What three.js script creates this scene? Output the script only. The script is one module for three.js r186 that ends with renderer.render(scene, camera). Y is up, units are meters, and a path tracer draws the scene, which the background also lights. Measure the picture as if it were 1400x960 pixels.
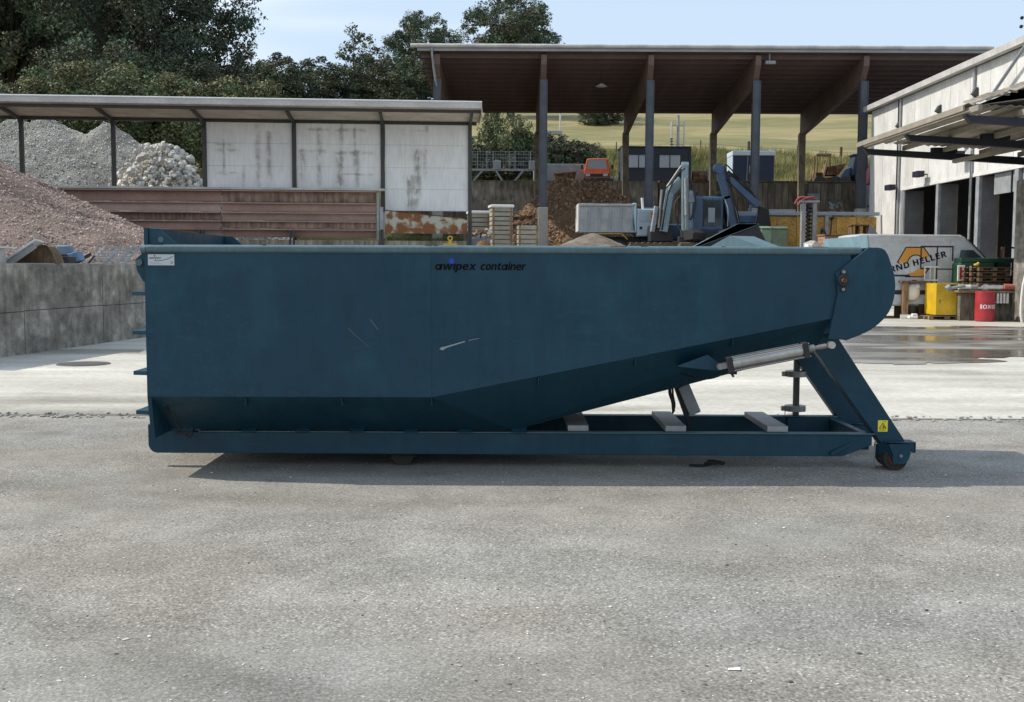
import * as THREE from 'three';
import { RoundedBoxGeometry } from 'three/addons/geometries/RoundedBoxGeometry.js';
import { TextGeometry } from 'three/addons/geometries/TextGeometry.js';
import { FontLoader } from 'three/addons/loaders/FontLoader.js';
import { mergeGeometries } from 'three/addons/utils/BufferGeometryUtils.js';

// ---------------------------------------------------------------- camera, sky, sun, exposure
const scene = new THREE.Scene();
const camera = new THREE.PerspectiveCamera(34.94, 1400 / 960, 0.1, 1500);
camera.position.set(0, 1.65, 0);
camera.rotation.order = 'YXZ';
camera.rotation.set(-Math.atan(117 / 1525), 0, THREE.MathUtils.degToRad(0.25));

const renderer = new THREE.WebGLRenderer({ antialias: true });
renderer.setSize(1024, 702);
renderer.toneMapping = THREE.LinearToneMapping;
renderer.toneMappingExposure = 1.32;
renderer.shadowMap.enabled = true;

const SUN = new THREE.Vector3(-1.69, 1.787, -0.21).normalize();
const sun = new THREE.DirectionalLight(new THREE.Color(1, 0.93, 0.83), 3.4);
sun.position.copy(SUN).multiplyScalar(150);
sun.castShadow = true;
sun.shadow.radius = 1;
sun.shadow.mapSize.set(4096, 4096);
Object.assign(sun.shadow.camera, { left: -90, right: 90, top: 90, bottom: -90, near: 1, far: 400 });
scene.add(sun, sun.target);

// ---------------------------------------------------------------- seeded noise
let seedState = 12345;
function rnd() { seedState = (seedState + 0x6d2b79f5) | 0; let t = Math.imul(seedState ^ (seedState >>> 15), 1 | seedState); t = (t + Math.imul(t ^ (t >>> 7), 61 | t)) ^ t; return ((t ^ (t >>> 14)) >>> 0) / 4294967296; }
const rr = (a, b) => a + (b - a) * rnd();
const reseed = (s) => { seedState = s; };
const HASH = new Float32Array(65536); reseed(77); for (let i = 0; i < 65536; i++) HASH[i] = rnd();
const hash2 = (x, y, s) => HASH[(Math.imul(x, 374761) + Math.imul(y, 668265) + Math.imul(s, 97531) >>> 3) & 65535];
function pn(x, y, per, s = 0) {               // periodic value noise
  const x0 = Math.floor(x), y0 = Math.floor(y); let fx = x - x0, fy = y - y0; fx = fx * fx * (3 - 2 * fx); fy = fy * fy * (3 - 2 * fy);
  let xa = x0 % per, ya = y0 % per; if (xa < 0) xa += per; if (ya < 0) ya += per; let xb = xa + 1, yb = ya + 1; if (xb >= per) xb -= per; if (yb >= per) yb -= per;
  const a = hash2(xa, ya, s), b = hash2(xb, ya, s), c = hash2(xa, yb, s), d = hash2(xb, yb, s);
  return a + (b - a) * fx + (c - a) * fy + (a - b - c + d) * fx * fy;
}
function fbm(u, v, base, oct, s = 0) { let f = 0, a = 0.5, n = 0, p = base; for (let i = 0; i < oct; i++) { f += a * pn(u * p, v * p, p, s + i * 7); n += a; a *= 0.5; p *= 2; } return f / n; }
const sstep = (a, b, x) => { const t = Math.min(1, Math.max(0, (x - a) / (b - a))); return t * t * (3 - 2 * t); };
const lerp = (a, b, t) => a + (b - a) * t;
const clamp = (x, a, b) => Math.min(b, Math.max(a, x));

// sky: clear pale summer sky, a few thin wisps, brighter towards the sun
{
  const W = 1024, Hh = 512, d = new Float32Array(W * Hh * 4), dir = new THREE.Vector3();
  for (let j = 0; j < Hh; j++) for (let i = 0; i < W; i++) {
    const el = ((j + 0.5) / Hh - 0.5) * Math.PI, az = ((i + 0.5) / W - 0.5) * 2 * Math.PI;
    dir.set(Math.cos(el) * Math.cos(az), Math.sin(el), Math.cos(el) * Math.sin(az));
    const e = Math.max(0, dir.y), h = Math.exp(-e * 1.9), c = Math.max(0, dir.dot(SUN)), g = 0.22 * Math.pow(c, 3) + 0.5 * Math.pow(c, 24);
    let r = lerp(0.36, 0.525, h), gg = lerp(0.485, 0.65, h), b = lerp(0.68, 0.775, h);
    const w = fbm((i / W) + 0.015 * pn(i / 18, j / 6, 512, 3), j / Hh * 5, 7, 6, 245);
    const wisp = 0.6 * sstep(0.42, 0.68, w) * sstep(0.02, 0.12, e) * sstep(0.75, 0.3, e);
    r = lerp(r, 1.0, wisp) + g; gg = lerp(gg, 1.02, wisp) + g * 0.95; b = lerp(b, 1.05, wisp) + g * 0.85;
    if (dir.y < 0) { const k = sstep(0, -0.15, dir.y); r = lerp(r, 0.3, k); gg = lerp(gg, 0.3, k); b = lerp(b, 0.28, k); }
    const o = (j * W + i) * 4; d[o] = r; d[o + 1] = gg; d[o + 2] = b; d[o + 3] = 1;
  }
  const t = new THREE.DataTexture(d, W, Hh, THREE.RGBAFormat, THREE.FloatType);
  t.mapping = THREE.EquirectangularReflectionMapping; t.magFilter = t.minFilter = THREE.LinearFilter; t.wrapS = THREE.RepeatWrapping; t.needsUpdate = true;
  scene.background = t; scene.environment = t;
}

// ---------------------------------------------------------------- textures
function tex(n, fn, { srgb = true, m = n } = {}) {
  const d = new Uint8Array(n * m * 4);
  for (let j = 0; j < m; j++) for (let i = 0; i < n; i++) { const c = fn((i + 0.5) / n, (j + 0.5) / m, i, j), o = (j * n + i) * 4; if (typeof c === 'number') d[o] = d[o + 1] = d[o + 2] = clamp(c * 255, 0, 255); else { d[o] = clamp(c[0] * 255, 0, 255); d[o + 1] = clamp(c[1] * 255, 0, 255); d[o + 2] = clamp(c[2] * 255, 0, 255); } d[o + 3] = 255; }
  const t = new THREE.DataTexture(d, n, m, THREE.RGBAFormat); t.wrapS = t.wrapT = THREE.RepeatWrapping; t.magFilter = THREE.LinearFilter; t.minFilter = THREE.LinearMipmapLinearFilter; t.generateMipmaps = true;
  if (srgb) t.colorSpace = THREE.SRGBColorSpace; t.needsUpdate = true; return t;
}
const rep = (t, metres, metresV = metres) => { const c = t.clone(); c.repeat.set(1 / metres, 1 / metresV); c.needsUpdate = true; return c; };

// cellular stones: distance to nearest jittered point on a periodic grid
function cell(u, v, n, s) {
  const x = u * n, y = v * n, x0 = Math.floor(x), y0 = Math.floor(y); let best = 9, second = 9, id = 0;
  for (let b = -1; b < 2; b++) for (let a = -1; a < 2; a++) { const cx = ((x0 + a) % n + n) % n, cy = ((y0 + b) % n + n) % n; const dx = x0 + a + hash2(cx, cy, s) - x, dy = y0 + b + hash2(cx, cy, s + 1) - y, q = dx * dx + dy * dy; if (q < best) { second = best; best = q; id = hash2(cx, cy, s + 2); } else if (q < second) second = q; }
  return [Math.sqrt(best), id, Math.sqrt(second)];
}
const asphaltH = new Float32Array(2048 * 2048);
const asphaltT = tex(2048, (u, v, i, j) => {       // 12 m tile: worn asphalt with exposed chippings, wheel-polished bands, dusty smears
  const c = cell(u, v, 760, 5), st = sstep(0.62, 0.2, c[0]), big = fbm(u, v, 5, 4, 21), smear = fbm(u, v * 4 % 4, 6, 5, 31), mott = fbm(u, v, 40, 4, 36), fine = hash2(i, j, 9);
  const worn = sstep(0.40, 0.62, fbm(u, v, 9, 4, 44)), wx = u + 0.05 * (fbm(u, v, 3, 3, 46) - 0.5);
  const tr = 0.5 + fbm(u, v, 22, 3, 71);
  let g = 0.525 + 0.05 * (big - 0.5) + 0.075 * (smear - 0.5) + 0.12 * (mott - 0.5) + (fine - 0.5) * 0.14;
  for (const [p, q, w, k] of [[0.16, 0.22, 0.012, -0.035], [0.31, 0.22, 0.012, -0.035], [0.62, -0.45, 0.014, -0.05], [0.78, -0.45, 0.013, -0.04], [0.93, 0.3, 0.02, 0.03]]) { let d = ((v - p - q * 0.25 * Math.sin((wx + p) * Math.PI * 2)) % 1 + 1.5) % 1 - 0.5; g += k * Math.exp(-d * d / (w * w)) * tr; }
  const stone = c[1] < 0.10 ? -0.17 : c[1] < 0.32 ? -0.07 : c[1] > 0.955 ? 0.19 : c[1] > 0.8 ? 0.09 : 0.02;
  g += stone * st * lerp(0.55, 0.95, worn) - (1 - st) * 0.05;
  asphaltH[j * 2048 + i] = 0.35 + st * (0.35 + 0.25 * c[1]) * lerp(0.5, 1, worn) + (fine - 0.5) * 0.2;
  const warm = (pn(u * 14, v * 14, 14, 51) - 0.4) * 0.014;
  return [g + 0.013 + warm, g, g - 0.03 - warm];
});
const asphaltB = tex(2048, (u, v, i, j) => asphaltH[j * 2048 + i], { srgb: false });
const concreteT = tex(2048, (u, v, i, j) => {      // 24 m tile: pale dusty slab, drag marks along x
  const big = fbm(u, v, 6, 5, 61), drag = fbm(u, v * 7 % 7, 7, 5, 71), fine = hash2(i, j, 19), sp = pn(u * 500, v * 500, 500, 8);
  const dark = sstep(0.6, 0.78, fbm(u, v * 3, 5, 5, 81));
  let g = 0.69 + 0.16 * (big - 0.5) + 0.16 * (drag - 0.5) + 0.12 * (fbm(u, v * 2, 16, 4, 66) - 0.5) + (fine - 0.5) * 0.06 + (sp - 0.5) * 0.07 - 0.15 * dark;
  return [g + 0.012, g - 0.006, g - 0.05];
});
const grungeT = tex(1024, (u, v, i, j) => { const a = fbm(u, v, 4, 6, 91), b = fbm(u, v, 32, 3, 95), f = hash2(i, j, 4); const g = 0.86 + 0.2 * (a - 0.5) + 0.1 * (b - 0.5) + (f - 0.5) * 0.04; return [g, g, g]; });
const streakT = tex(1024, (u, v, i, j) => {        // vertical run-off streaks and formwork grain
  const s = fbm(u, v * 0.12, 64, 3, 101), s2 = fbm(u, v, 8, 5, 111), f = hash2(i, j, 5), k = fbm(u, v * 0.25 % 1, 24, 4, 121);
  const g = 0.70 + 0.34 * (s - 0.5) + 0.34 * (s2 - 0.5) + 0.42 * (k - 0.5) + (f - 0.5) * 0.09; return [g + 0.01, g, g - 0.03];
});
const wallMapT = tex(1024, (u, v, i, j) => {       // board-marked weathered concrete: dark wet stains, pale efflorescence
  const run = fbm(u, v * 0.22, 36, 4, 401), blot = fbm(u, v, 7, 5, 411), pale = sstep(0.55, 0.75, fbm(u, v * 0.6, 11, 5, 421)), f = hash2(i, j, 12), pit = sstep(0.78, 0.86, pn(u * 220, v * 220, 220, 9));
  const g = 0.68 + 0.30 * (run - 0.5) + 0.34 * (blot - 0.5) + 0.26 * (fbm(u, v, 26, 4, 431) - 0.5) + 0.14 * pale + (f - 0.5) * 0.11 - 0.12 * pit; return [g + 0.008, g, g - 0.022];
});
const paintT = tex(1024, (u, v, i, j) => {         // dusty paint with faint rain streaks
  const s = fbm(u, v * 0.1, 90, 3, 131), a = fbm(u, v, 5, 5, 141), f = hash2(i, j, 6), d = sstep(0.72, 0.8, fbm(u, v, 40, 3, 151));
  const g = 0.88 + 0.10 * (s - 0.5) + 0.16 * (a - 0.5) + (f - 0.5) * 0.025 + 0.05 * d; return [g + 0.02 * d, g + 0.01 * d, g];
});
const hullT = tex(1024, (u, v, i, j) => {          // hull paint: dust films, rain runs, scuffs, chips
  const s = fbm(u, v * 0.12, 70, 3, 431), a = fbm(u, v, 4, 5, 441), m = fbm(u, v, 18, 4, 446), f = hash2(i, j, 6), dust = sstep(0.52, 0.8, fbm(u, v * 0.5, 9, 5, 451)), chip = sstep(0.80, 0.83, pn(u * 160, v * 160, 160, 12)) * sstep(0.6, 0.7, fbm(u, v, 6, 3, 461));
  const sx = fbm(u * 0.3, v, 60, 3, 471), scuff = sstep(0.66, 0.76, sx) * sstep(0.55, 0.7, fbm(u, v, 5, 3, 476));
  const g = 0.83 + 0.10 * (s - 0.5) + 0.10 * (a - 0.5) + 0.05 * (m - 0.5) + (f - 0.5) * 0.03 + 0.06 * dust + 0.04 * scuff; return [g + 0.06 * dust + 0.03 * scuff + 0.25 * chip, g + 0.04 * dust + 0.02 * scuff + 0.1 * chip, g + 0.01 * dust];
});
const dentB = tex(512, (u, v) => 0.5 + 0.5 * (fbm(u, v, 4, 3, 481) - 0.5) + 0.12 * (fbm(u, v, 14, 2, 486) - 0.5), { srgb: false });
const paintR = tex(512, (u, v) => 0.5 + 0.3 * (fbm(u, v, 6, 5, 161) - 0.5) + 0.2 * (fbm(u, v, 60, 2, 166) - 0.5), { srgb: false });
const gravelT = tex(1024, (u, v, i, j) => { const c = cell(u, v, 170, 15), b = fbm(u, v, 6, 4, 171), f = hash2(i, j, 7); const g = 0.74 + 0.30 * (c[1] - 0.5) - 0.27 * sstep(0.3, 0.75, c[0]) + 0.3 * (b - 0.5) + (f - 0.5) * 0.1; return [g + 0.02 * (c[1] - 0.5), g, g - 0.02]; });
const gravelB = tex(1024, (u, v) => { const c = cell(u, v, 170, 15); return sstep(0.8, 0.1, c[0]); }, { srgb: false });
const woodT = tex(512, (u, v, i, j) => { const s = fbm(u, v * 0.08, 40, 4, 181), a = fbm(u, v, 4, 4, 191), f = hash2(i, j, 8); const g = 0.72 + 0.4 * (s - 0.5) + 0.3 * (a - 0.5) + (f - 0.5) * 0.05; return [g, g * 0.97, g * 0.92]; });
const osbT = tex(512, (u, v, i, j) => { const c = cell(u * 1, v * 2 % 1, 60, 25), a = fbm(u, v, 6, 4, 201); const g = 0.7 + 0.4 * (c[1] - 0.5) + 0.3 * (a - 0.5); return [g, g * 0.93, g * 0.8]; });
const rustT = tex(512, (u, v, i, j) => { const a = fbm(u, v, 5, 5, 211), b = fbm(u, v * 0.3, 12, 4, 221), k = sstep(0.44, 0.58, a * 0.6 + b * 0.4), f = hash2(i, j, 10) * 0.06; return [lerp(0.72, 0.52, k) + f, lerp(0.72, 0.33, k) + f, lerp(0.66, 0.19, k) + f]; });
const meadowT = tex(1024, (u, v, i, j) => { const a = fbm(u, v, 5, 5, 231), b = fbm(u, v * 3, 10, 4, 241), f = hash2(i, j, 11), k = sstep(0.4, 0.65, a); const t = 0.8 + 0.2 * (b - 0.5) + (f - 0.5) * 0.26; return [lerp(0.74, 0.60, k) * t, lerp(0.68, 0.58, k) * t, lerp(0.47, 0.36, k) * t]; });
const ripple = tex(512, (u, v) => fbm(u, v, 12, 3, 251), { srgb: false });
const wetR = tex(1024, (u, v) => 0.16 + 0.4 * sstep(0.40, 0.64, fbm(u, v * 2, 5, 5, 261)), { srgb: false });
const wetT = tex(1024, (u, v) => { const k = sstep(0.46, 0.7, fbm(u, v * 2, 5, 5, 261)), b = fbm(u, v, 20, 4, 271); const g = lerp(0.34, 0.52, k) + 0.14 * (b - 0.5); return [g + 0.01, g - 0.005, g - 0.035]; });

// one white shelter bay: mould runs and grey bands below the sheet joints (u, v over the bay)
const wallTex = (k) => tex(512, (u, v, i, j) => {
  const runs = [[0.37, 0.05, 0.72, 0.022], [0.41, 0.2, 0.72, 0.018], [0.31, 0.0, 0.42, 0.03], [0.28, 0.0, 0.4, 0.012], [0.48, 0.4, 0.72, 0.016], [0.5, 0.85, 1, 0.014]];
  const r1 = [[0.53, 0.25, 1, 0.018], [0.51, 0.25, 0.62, 0.03], [0.27, 0.28, 0.95, 0.02], [0.72, 0.25, 0.7, 0.02], [0.69, 0.5, 0.95, 0.012], [0.07, 0.35, 0.7, 0.03]], r2 = [[0.6, 0.25, 0.98, 0.02], [0.73, 0.3, 0.9, 0.022], [0.43, 0.25, 0.5, 0.012], [0.2, 0.4, 0.8, 0.01]];
  const bars = k === 1 ? [[0.14, 0.38, 0.93, 0.012], [0.48, 0.86, 0.925, 0.014], [0.05, 0.4, 0.68, 0.014], [0.45, 0.9, 0.665, 0.016], [0.55, 0.9, 0.42, 0.01]] : k === 2 ? [[0.1, 0.3, 0.75, 0.012], [0.1, 0.36, 0.68, 0.014], [0.12, 0.36, 0.42, 0.012]] : [[0.2, 0.5, 0.93, 0.008]];
  let d = 0; const n1 = fbm(u, v, 18, 4, 600 + k), n2 = fbm(u, v * 0.2, 50, 3, 620 + k), n3 = fbm(u * 0.25, v, 40, 3, 640 + k);
  for (const [x, b, t, w] of [runs, r1, r2][k]) d += 0.55 * Math.exp(-Math.pow((u - x) / (w * 1.5), 2)) * sstep(b - 0.08, b + 0.1, v) * sstep(t + 0.02, t - 0.02, v) * sstep(0.25, 0.75, n1 * 0.5 + n2 * 0.5);
  for (const [a, b, y, w] of bars) d += 0.42 * Math.exp(-Math.pow((v - y) / (w * 1.3), 2)) * sstep(a - 0.05, a + 0.05, u) * sstep(b + 0.05, b - 0.05, u) * sstep(0.3, 0.72, n1 * 0.55 + n3 * 0.45);
  d = Math.min(0.62, d); const g = (0.93 + 0.09 * (fbm(u, v, 4, 5, 660 + k) - 0.5) + 0.09 * (n2 - 0.5) + (hash2(i, j, 3) - 0.5) * 0.03) * (1 - 0.5 * d); return [g, g * (1 - 0.02 * d), g * (1 - 0.06 * d)];
});
// ---------------------------------------------------------------- materials
const lin = (r, g, b) => new THREE.Color().setRGB(r, g, b);
function mat(c, o = {}) { return new THREE.MeshStandardMaterial({ color: c.isColor ? c : lin(...c), roughness: 0.8, metalness: 0, ...o }); }
const M = {};
M.asphalt = mat([1, 1, 1], { map: rep(asphaltT, 12), bumpMap: rep(asphaltB, 12), bumpScale: 0.005, roughness: 0.95 });
M.apron = mat([1, 1, 1], { map: rep(concreteT, 24), roughness: 0.9 });
M.blue = new THREE.MeshPhysicalMaterial({ color: lin(0.0125, 0.064, 0.103), map: rep(hullT, 3.4, 1.9), roughnessMap: rep(paintR, 1.9), roughness: 1.0, specularIntensity: 0.6, bumpMap: rep(dentB, 2.3, 1.7), bumpScale: 0.02 });
M.blueOld = mat([0.10, 0.17, 0.19], { map: rep(paintT, 1.3), roughness: 0.6 });
M.paleBlue = mat([0.26, 0.42, 0.47], { map: rep(paintT, 0.7), roughness: 0.6 });
M.dark = mat([0.02, 0.02, 0.022], { roughness: 0.7 });
M.black = mat([0.008, 0.008, 0.009], { roughness: 0.75 });
M.rubber = mat([0.035, 0.028, 0.022], { roughness: 0.85, map: rep(grungeT, 0.5) });
M.alu = mat([0.62, 0.60, 0.56], { metalness: 0.85, roughness: 0.38, map: rep(grungeT, 0.6) });
M.steel = mat([0.36, 0.35, 0.33], { metalness: 0.7, roughness: 0.5, map: rep(grungeT, 0.6) });
M.galv = mat([0.42, 0.43, 0.43], { metalness: 0.35, roughness: 0.55, map: rep(grungeT, 1.1) });
M.slate = mat([0.33, 0.37, 0.40], { map: rep(grungeT, 0.9), roughness: 0.6 });
M.sticker = mat([0.62, 0.62, 0.62], { roughness: 0.5 });
M.ink = new THREE.MeshPhysicalMaterial({ color: lin(0.003, 0.003, 0.004), roughness: 0.8, specularIntensity: 0.3 });
M.wallConc = mat([0.42, 0.40, 0.365], { map: rep(wallMapT, 4.3, 2.7), bumpMap: rep(grungeT, 1.7), bumpScale: 0.012, roughness: 0.93 });
M.conc = mat([0.42, 0.40, 0.36], { map: rep(grungeT, 2.3), roughness: 0.92 });
M.concWarm = mat([0.44, 0.40, 0.33], { map: rep(streakT, 4.1, 3.3), roughness: 0.92 });
M.retain = mat([0.52, 0.47, 0.41], { map: rep(streakT, 5.3, 4), roughness: 0.93 });
M.plank = [0, 1, 2, 3].map((k) => mat([0.27 + 0.05 * k, 0.235 + 0.043 * k, 0.195 + 0.036 * k], { map: rep(woodT, 2.1 + 0.3 * k), roughness: 0.9 }));
M.whitePanel = [0, 1, 2].map((k) => mat([0.86, 0.87, 0.86], { map: wallTex(k), roughness: 0.7 }));
M.stain = mat([0.16, 0.15, 0.135], { roughness: 0.9 });
M.brownSteel = [0, 1, 2].map((k) => mat([0.40 + 0.06 * k, 0.25 + 0.06 * k, 0.20 + 0.055 * k], { map: rep(k === 1 ? streakT : grungeT, 3.1 + k), roughness: 0.8 }));
M.post = mat([0.075, 0.075, 0.07], { map: rep(grungeT, 1.3), roughness: 0.6, metalness: 0.2 });
M.shelterRoof = mat([0.74, 0.65, 0.54], { map: rep(grungeT, 1.7), roughness: 0.85 });
M.fascia = mat([0.62, 0.60, 0.57], { map: rep(grungeT, 2.3), roughness: 0.7 });
M.shedRoof = mat([0.15, 0.094, 0.08], { map: rep(grungeT, 3.1), roughness: 0.8 });
M.purlin = mat([0.175, 0.115, 0.103], { map: rep(grungeT, 2.3), roughness: 0.8 });
M.glulam = mat([0.20, 0.13, 0.10], { map: rep(grungeT, 2.9), roughness: 0.75 });
M.shedPost = mat([0.095, 0.105, 0.125], { map: rep(grungeT, 1.9), roughness: 0.55, metalness: 0.2 });
M.rearPost = mat([0.38, 0.33, 0.26], { map: rep(woodT, 1.3), roughness: 0.85 });
M.gutter = mat([0.40, 0.41, 0.40], { roughness: 0.5, metalness: 0.4, map: rep(grungeT, 2.7) });
M.grey = mat([0.34, 0.36, 0.37], { map: rep(grungeT, 1.1), roughness: 0.7 });
M.white = mat([0.70, 0.70, 0.68], { map: rep(grungeT, 1.9), roughness: 0.55 });
M.hall = [0, 1, 2].map((k) => mat([0.80 - 0.03 * k, 0.79 - 0.03 * k, 0.765 - 0.035 * k], { map: rep(paintT, 3.7 + k), roughness: 0.7 }));
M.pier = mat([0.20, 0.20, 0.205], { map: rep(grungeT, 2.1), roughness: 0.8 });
M.canopySheet = mat([0.36, 0.32, 0.26], { map: rep(grungeT, 2.3), roughness: 0.85 });
M.navy = mat([0.012, 0.015, 0.026], { roughness: 0.6 });
M.van = mat([0.66, 0.68, 0.69], { map: rep(grungeT, 3.1), roughness: 0.35 });
M.glass = new THREE.MeshPhysicalMaterial({ color: lin(0.03, 0.04, 0.045), roughness: 0.08, metalness: 0 });
M.orangeInk = mat([0.62, 0.27, 0.035], { roughness: 0.5 });
M.orangeVan = mat([0.72, 0.16, 0.045], { roughness: 0.45, map: rep(grungeT, 1.3) });
M.yellow = mat([0.78, 0.50, 0.015], { roughness: 0.45, map: rep(grungeT, 1.1) });
M.yellowDull = mat([0.50, 0.34, 0.04], { roughness: 0.6 });
M.red = mat([0.50, 0.035, 0.045], { roughness: 0.42, map: rep(grungeT, 0.9) });
M.green = mat([0.008, 0.07, 0.035], { roughness: 0.35, map: rep(grungeT, 0.9) });
M.pallet = mat([0.46, 0.36, 0.24], { map: rep(woodT, 0.7), roughness: 0.9 });
M.palletOld = mat([0.27, 0.19, 0.12], { map: rep(woodT, 0.7), roughness: 0.9 });
M.timber = mat([0.50, 0.32, 0.18], { map: rep(woodT, 0.9), roughness: 0.85 });
M.brownBoard = mat([0.13, 0.075, 0.045], { map: rep(woodT, 0.9), roughness: 0.85 });
M.osb = [0, 1].map((k) => mat([0.86 - 0.08 * k, 0.60 - 0.06 * k, 0.19], { map: rep(osbT, 1.5 + k * 0.4), roughness: 0.85 }));
M.gravelGrey = mat([0.92, 0.90, 0.85], { map: rep(gravelT, 5), bumpMap: rep(gravelB, 5), bumpScale: 0.05, roughness: 0.95 });
M.gravelRed = mat([0.72, 0.54, 0.47], { map: rep(gravelT, 4), bumpMap: rep(gravelB, 4), bumpScale: 0.035, roughness: 0.95 });
M.sand = mat([0.80, 0.66, 0.56], { map: rep(gravelT, 2.5), bumpMap: rep(gravelB, 2.5), bumpScale: 0.02, roughness: 0.95 });
M.mulch = mat([0.34, 0.21, 0.125], { map: rep(gravelT, 6), roughness: 0.95 });
M.rust = mat([0.8, 0.8, 0.8], { map: rep(rustT, 2.6, 1.7), roughness: 0.85 });
M.rustDark = mat([0.24, 0.15, 0.10], { map: rep(rustT, 1.6), roughness: 0.85 });
M.exPale = mat([0.25, 0.36, 0.41], { map: rep(hullT, 1.6), roughness: 0.5 });
M.exBlue = mat([0.05, 0.105, 0.20], { map: rep(hullT, 1.6), roughness: 0.45 });
M.track = mat([0.15, 0.12, 0.09], { map: rep(grungeT, 0.7), roughness: 0.9 });
M.cabin = mat([0.028, 0.034, 0.052], { roughness: 0.6, map: rep(grungeT, 1.9) });
M.cabinBlue = mat([0.02, 0.035, 0.075], { roughness: 0.6, map: rep(grungeT, 1.9) });
M.window = mat([0.34, 0.37, 0.40], { roughness: 0.15 });
M.binGreen = mat([0.17, 0.23, 0.16], { roughness: 0.7, map: rep(grungeT, 0.9) });
M.brick = mat([0.50, 0.27, 0.21], { roughness: 0.9, map: rep(grungeT, 0.6) });
M.blockWarm = mat([0.46, 0.42, 0.34], { roughness: 0.9, map: rep(grungeT, 0.7) });
M.film = mat([0.70, 0.69, 0.66], { roughness: 0.5 });
M.meadow = mat([0.77, 0.765, 0.70], { map: rep(meadowT, 46, 38), roughness: 1 });
M.bark = mat([0.055, 0.045, 0.035], { map: rep(woodT, 1.1), roughness: 0.95 });
M.leaf = new THREE.MeshStandardMaterial({ color: lin(1, 1, 1), vertexColors: true, roughness: 0.75, side: THREE.DoubleSide });
M.puddle = mat([1, 0.99, 0.96], { map: rep(wetT, 11, 9), roughnessMap: rep(wetR, 11, 9), roughness: 1, bumpMap: rep(ripple, 2.5), bumpScale: 0.004 });

// ---------------------------------------------------------------- geometry helpers
const v3 = (x, y, z) => new THREE.Vector3(x, y, z);
const UVDONE = new WeakSet();
function prep(g) {                                   // flat list with uv in metres, box-projected
  if (UVDONE.has(g)) return g;
  const n = g.index ? g.toNonIndexed() : g;
  if (!n.attributes.normal) n.computeVertexNormals();
  const p = n.attributes.position, uv = new Float32Array(p.count * 2), a = v3(), b = v3(), c = v3(), e = v3();
  for (let i = 0; i < p.count; i += 3) {
    a.fromBufferAttribute(p, i); b.fromBufferAttribute(p, i + 1); c.fromBufferAttribute(p, i + 2);
    e.copy(b).sub(a).cross(c.clone().sub(a)); const x = Math.abs(e.x), y = Math.abs(e.y), z = Math.abs(e.z);
    [a, b, c].forEach((q, k) => { const o = (i + k) * 2; if (y >= x && y >= z) { uv[o] = q.x; uv[o + 1] = q.z; } else if (x > z) { uv[o] = q.z; uv[o + 1] = q.y; } else { uv[o] = q.x; uv[o + 1] = q.y; } });
  }
  n.setAttribute('uv', new THREE.BufferAttribute(uv, 2));
  for (const k of Object.keys(n.attributes)) if (!['position', 'normal', 'uv', 'color'].includes(k)) n.deleteAttribute(k);
  UVDONE.add(n); return n;
}
function join(gs) { gs = [gs].flat(3).map(prep); const g = gs.length === 1 ? gs[0] : mergeGeometries(gs); UVDONE.add(g); return g; }
function bx(x0, x1, y0, y1, z0, z1, r = 0) { const w = Math.abs(x1 - x0), h = Math.abs(y1 - y0), d = Math.abs(z1 - z0); const g = r ? new RoundedBoxGeometry(w, h, d, 1, Math.min(r, w / 2.01, h / 2.01, d / 2.01)) : new THREE.BoxGeometry(w, h, d); return g.translate((x0 + x1) / 2, (y0 + y1) / 2, (z0 + z1) / 2); }
function beam(p, q, w, h, up = v3(0, 1, 0), r = 0) {   // bar from p to q, w sideways, h along up
  const a = v3(...p), b = v3(...q), L = a.distanceTo(b), z = b.clone().sub(a).normalize(), x = up.clone().cross(z).normalize(), y = z.clone().cross(x);
  const g = r ? new RoundedBoxGeometry(w, h, L, 1, r) : new THREE.BoxGeometry(w, h, L);
  return g.applyMatrix4(new THREE.Matrix4().makeBasis(x, y, z).setPosition(a.add(b).multiplyScalar(0.5)));
}
function cyl(p, q, r0, r1 = r0, seg = 12) { const a = v3(...p), b = v3(...q), L = a.distanceTo(b); const g = new THREE.CylinderGeometry(r1, r0, L, seg); return g.applyMatrix4(new THREE.Matrix4().makeRotationFromQuaternion(new THREE.Quaternion().setFromUnitVectors(v3(0, 1, 0), b.clone().sub(a).normalize())).setPosition(a.add(b).multiplyScalar(0.5))); }
function ext(pts, z0, z1, bev = 0) { const s = new THREE.Shape(pts.map((p) => new THREE.Vector2(p[0], p[1]))); return new THREE.ExtrudeGeometry(s, { depth: z1 - z0 - 2 * bev, bevelEnabled: bev > 0, bevelSize: bev, bevelThickness: bev, bevelOffset: -bev, bevelSegments: 1, curveSegments: 10 }).translate(0, 0, z0 + bev); }
function slab(pts, n) {                                // polygon of 3D points extruded along vector n
  const N = pts.length, pos = [], P = pts.map((p) => v3(...p)), Q = P.map((p) => p.clone().add(v3(...n))), tri = (a, b, c) => pos.push(...a.toArray(), ...b.toArray(), ...c.toArray());
  for (let i = 1; i < N - 1; i++) { tri(P[0], P[i + 1], P[i]); tri(Q[0], Q[i], Q[i + 1]); }
  for (let i = 0; i < N; i++) { const j = (i + 1) % N; tri(P[i], P[j], Q[j]); tri(P[i], Q[j], Q[i]); }
  const g = new THREE.BufferGeometry(); g.setAttribute('position', new THREE.Float32BufferAttribute(pos, 3)); g.computeVertexNormals(); return g;
}
function tube(pts, r, seg = 24, rs = 6) { return new THREE.TubeGeometry(new THREE.CatmullRomCurve3(pts.map((p) => v3(...p))), seg, r, rs); }
const used = new Map();
function numbered(n) { const k = used.get(n) ?? 0; used.set(n, k + 1); return k ? `${n}_${String(k).padStart(3, '0')}` : n; }
function shadow(o) { o.castShadow = o.receiveShadow = true; return o; }
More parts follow.
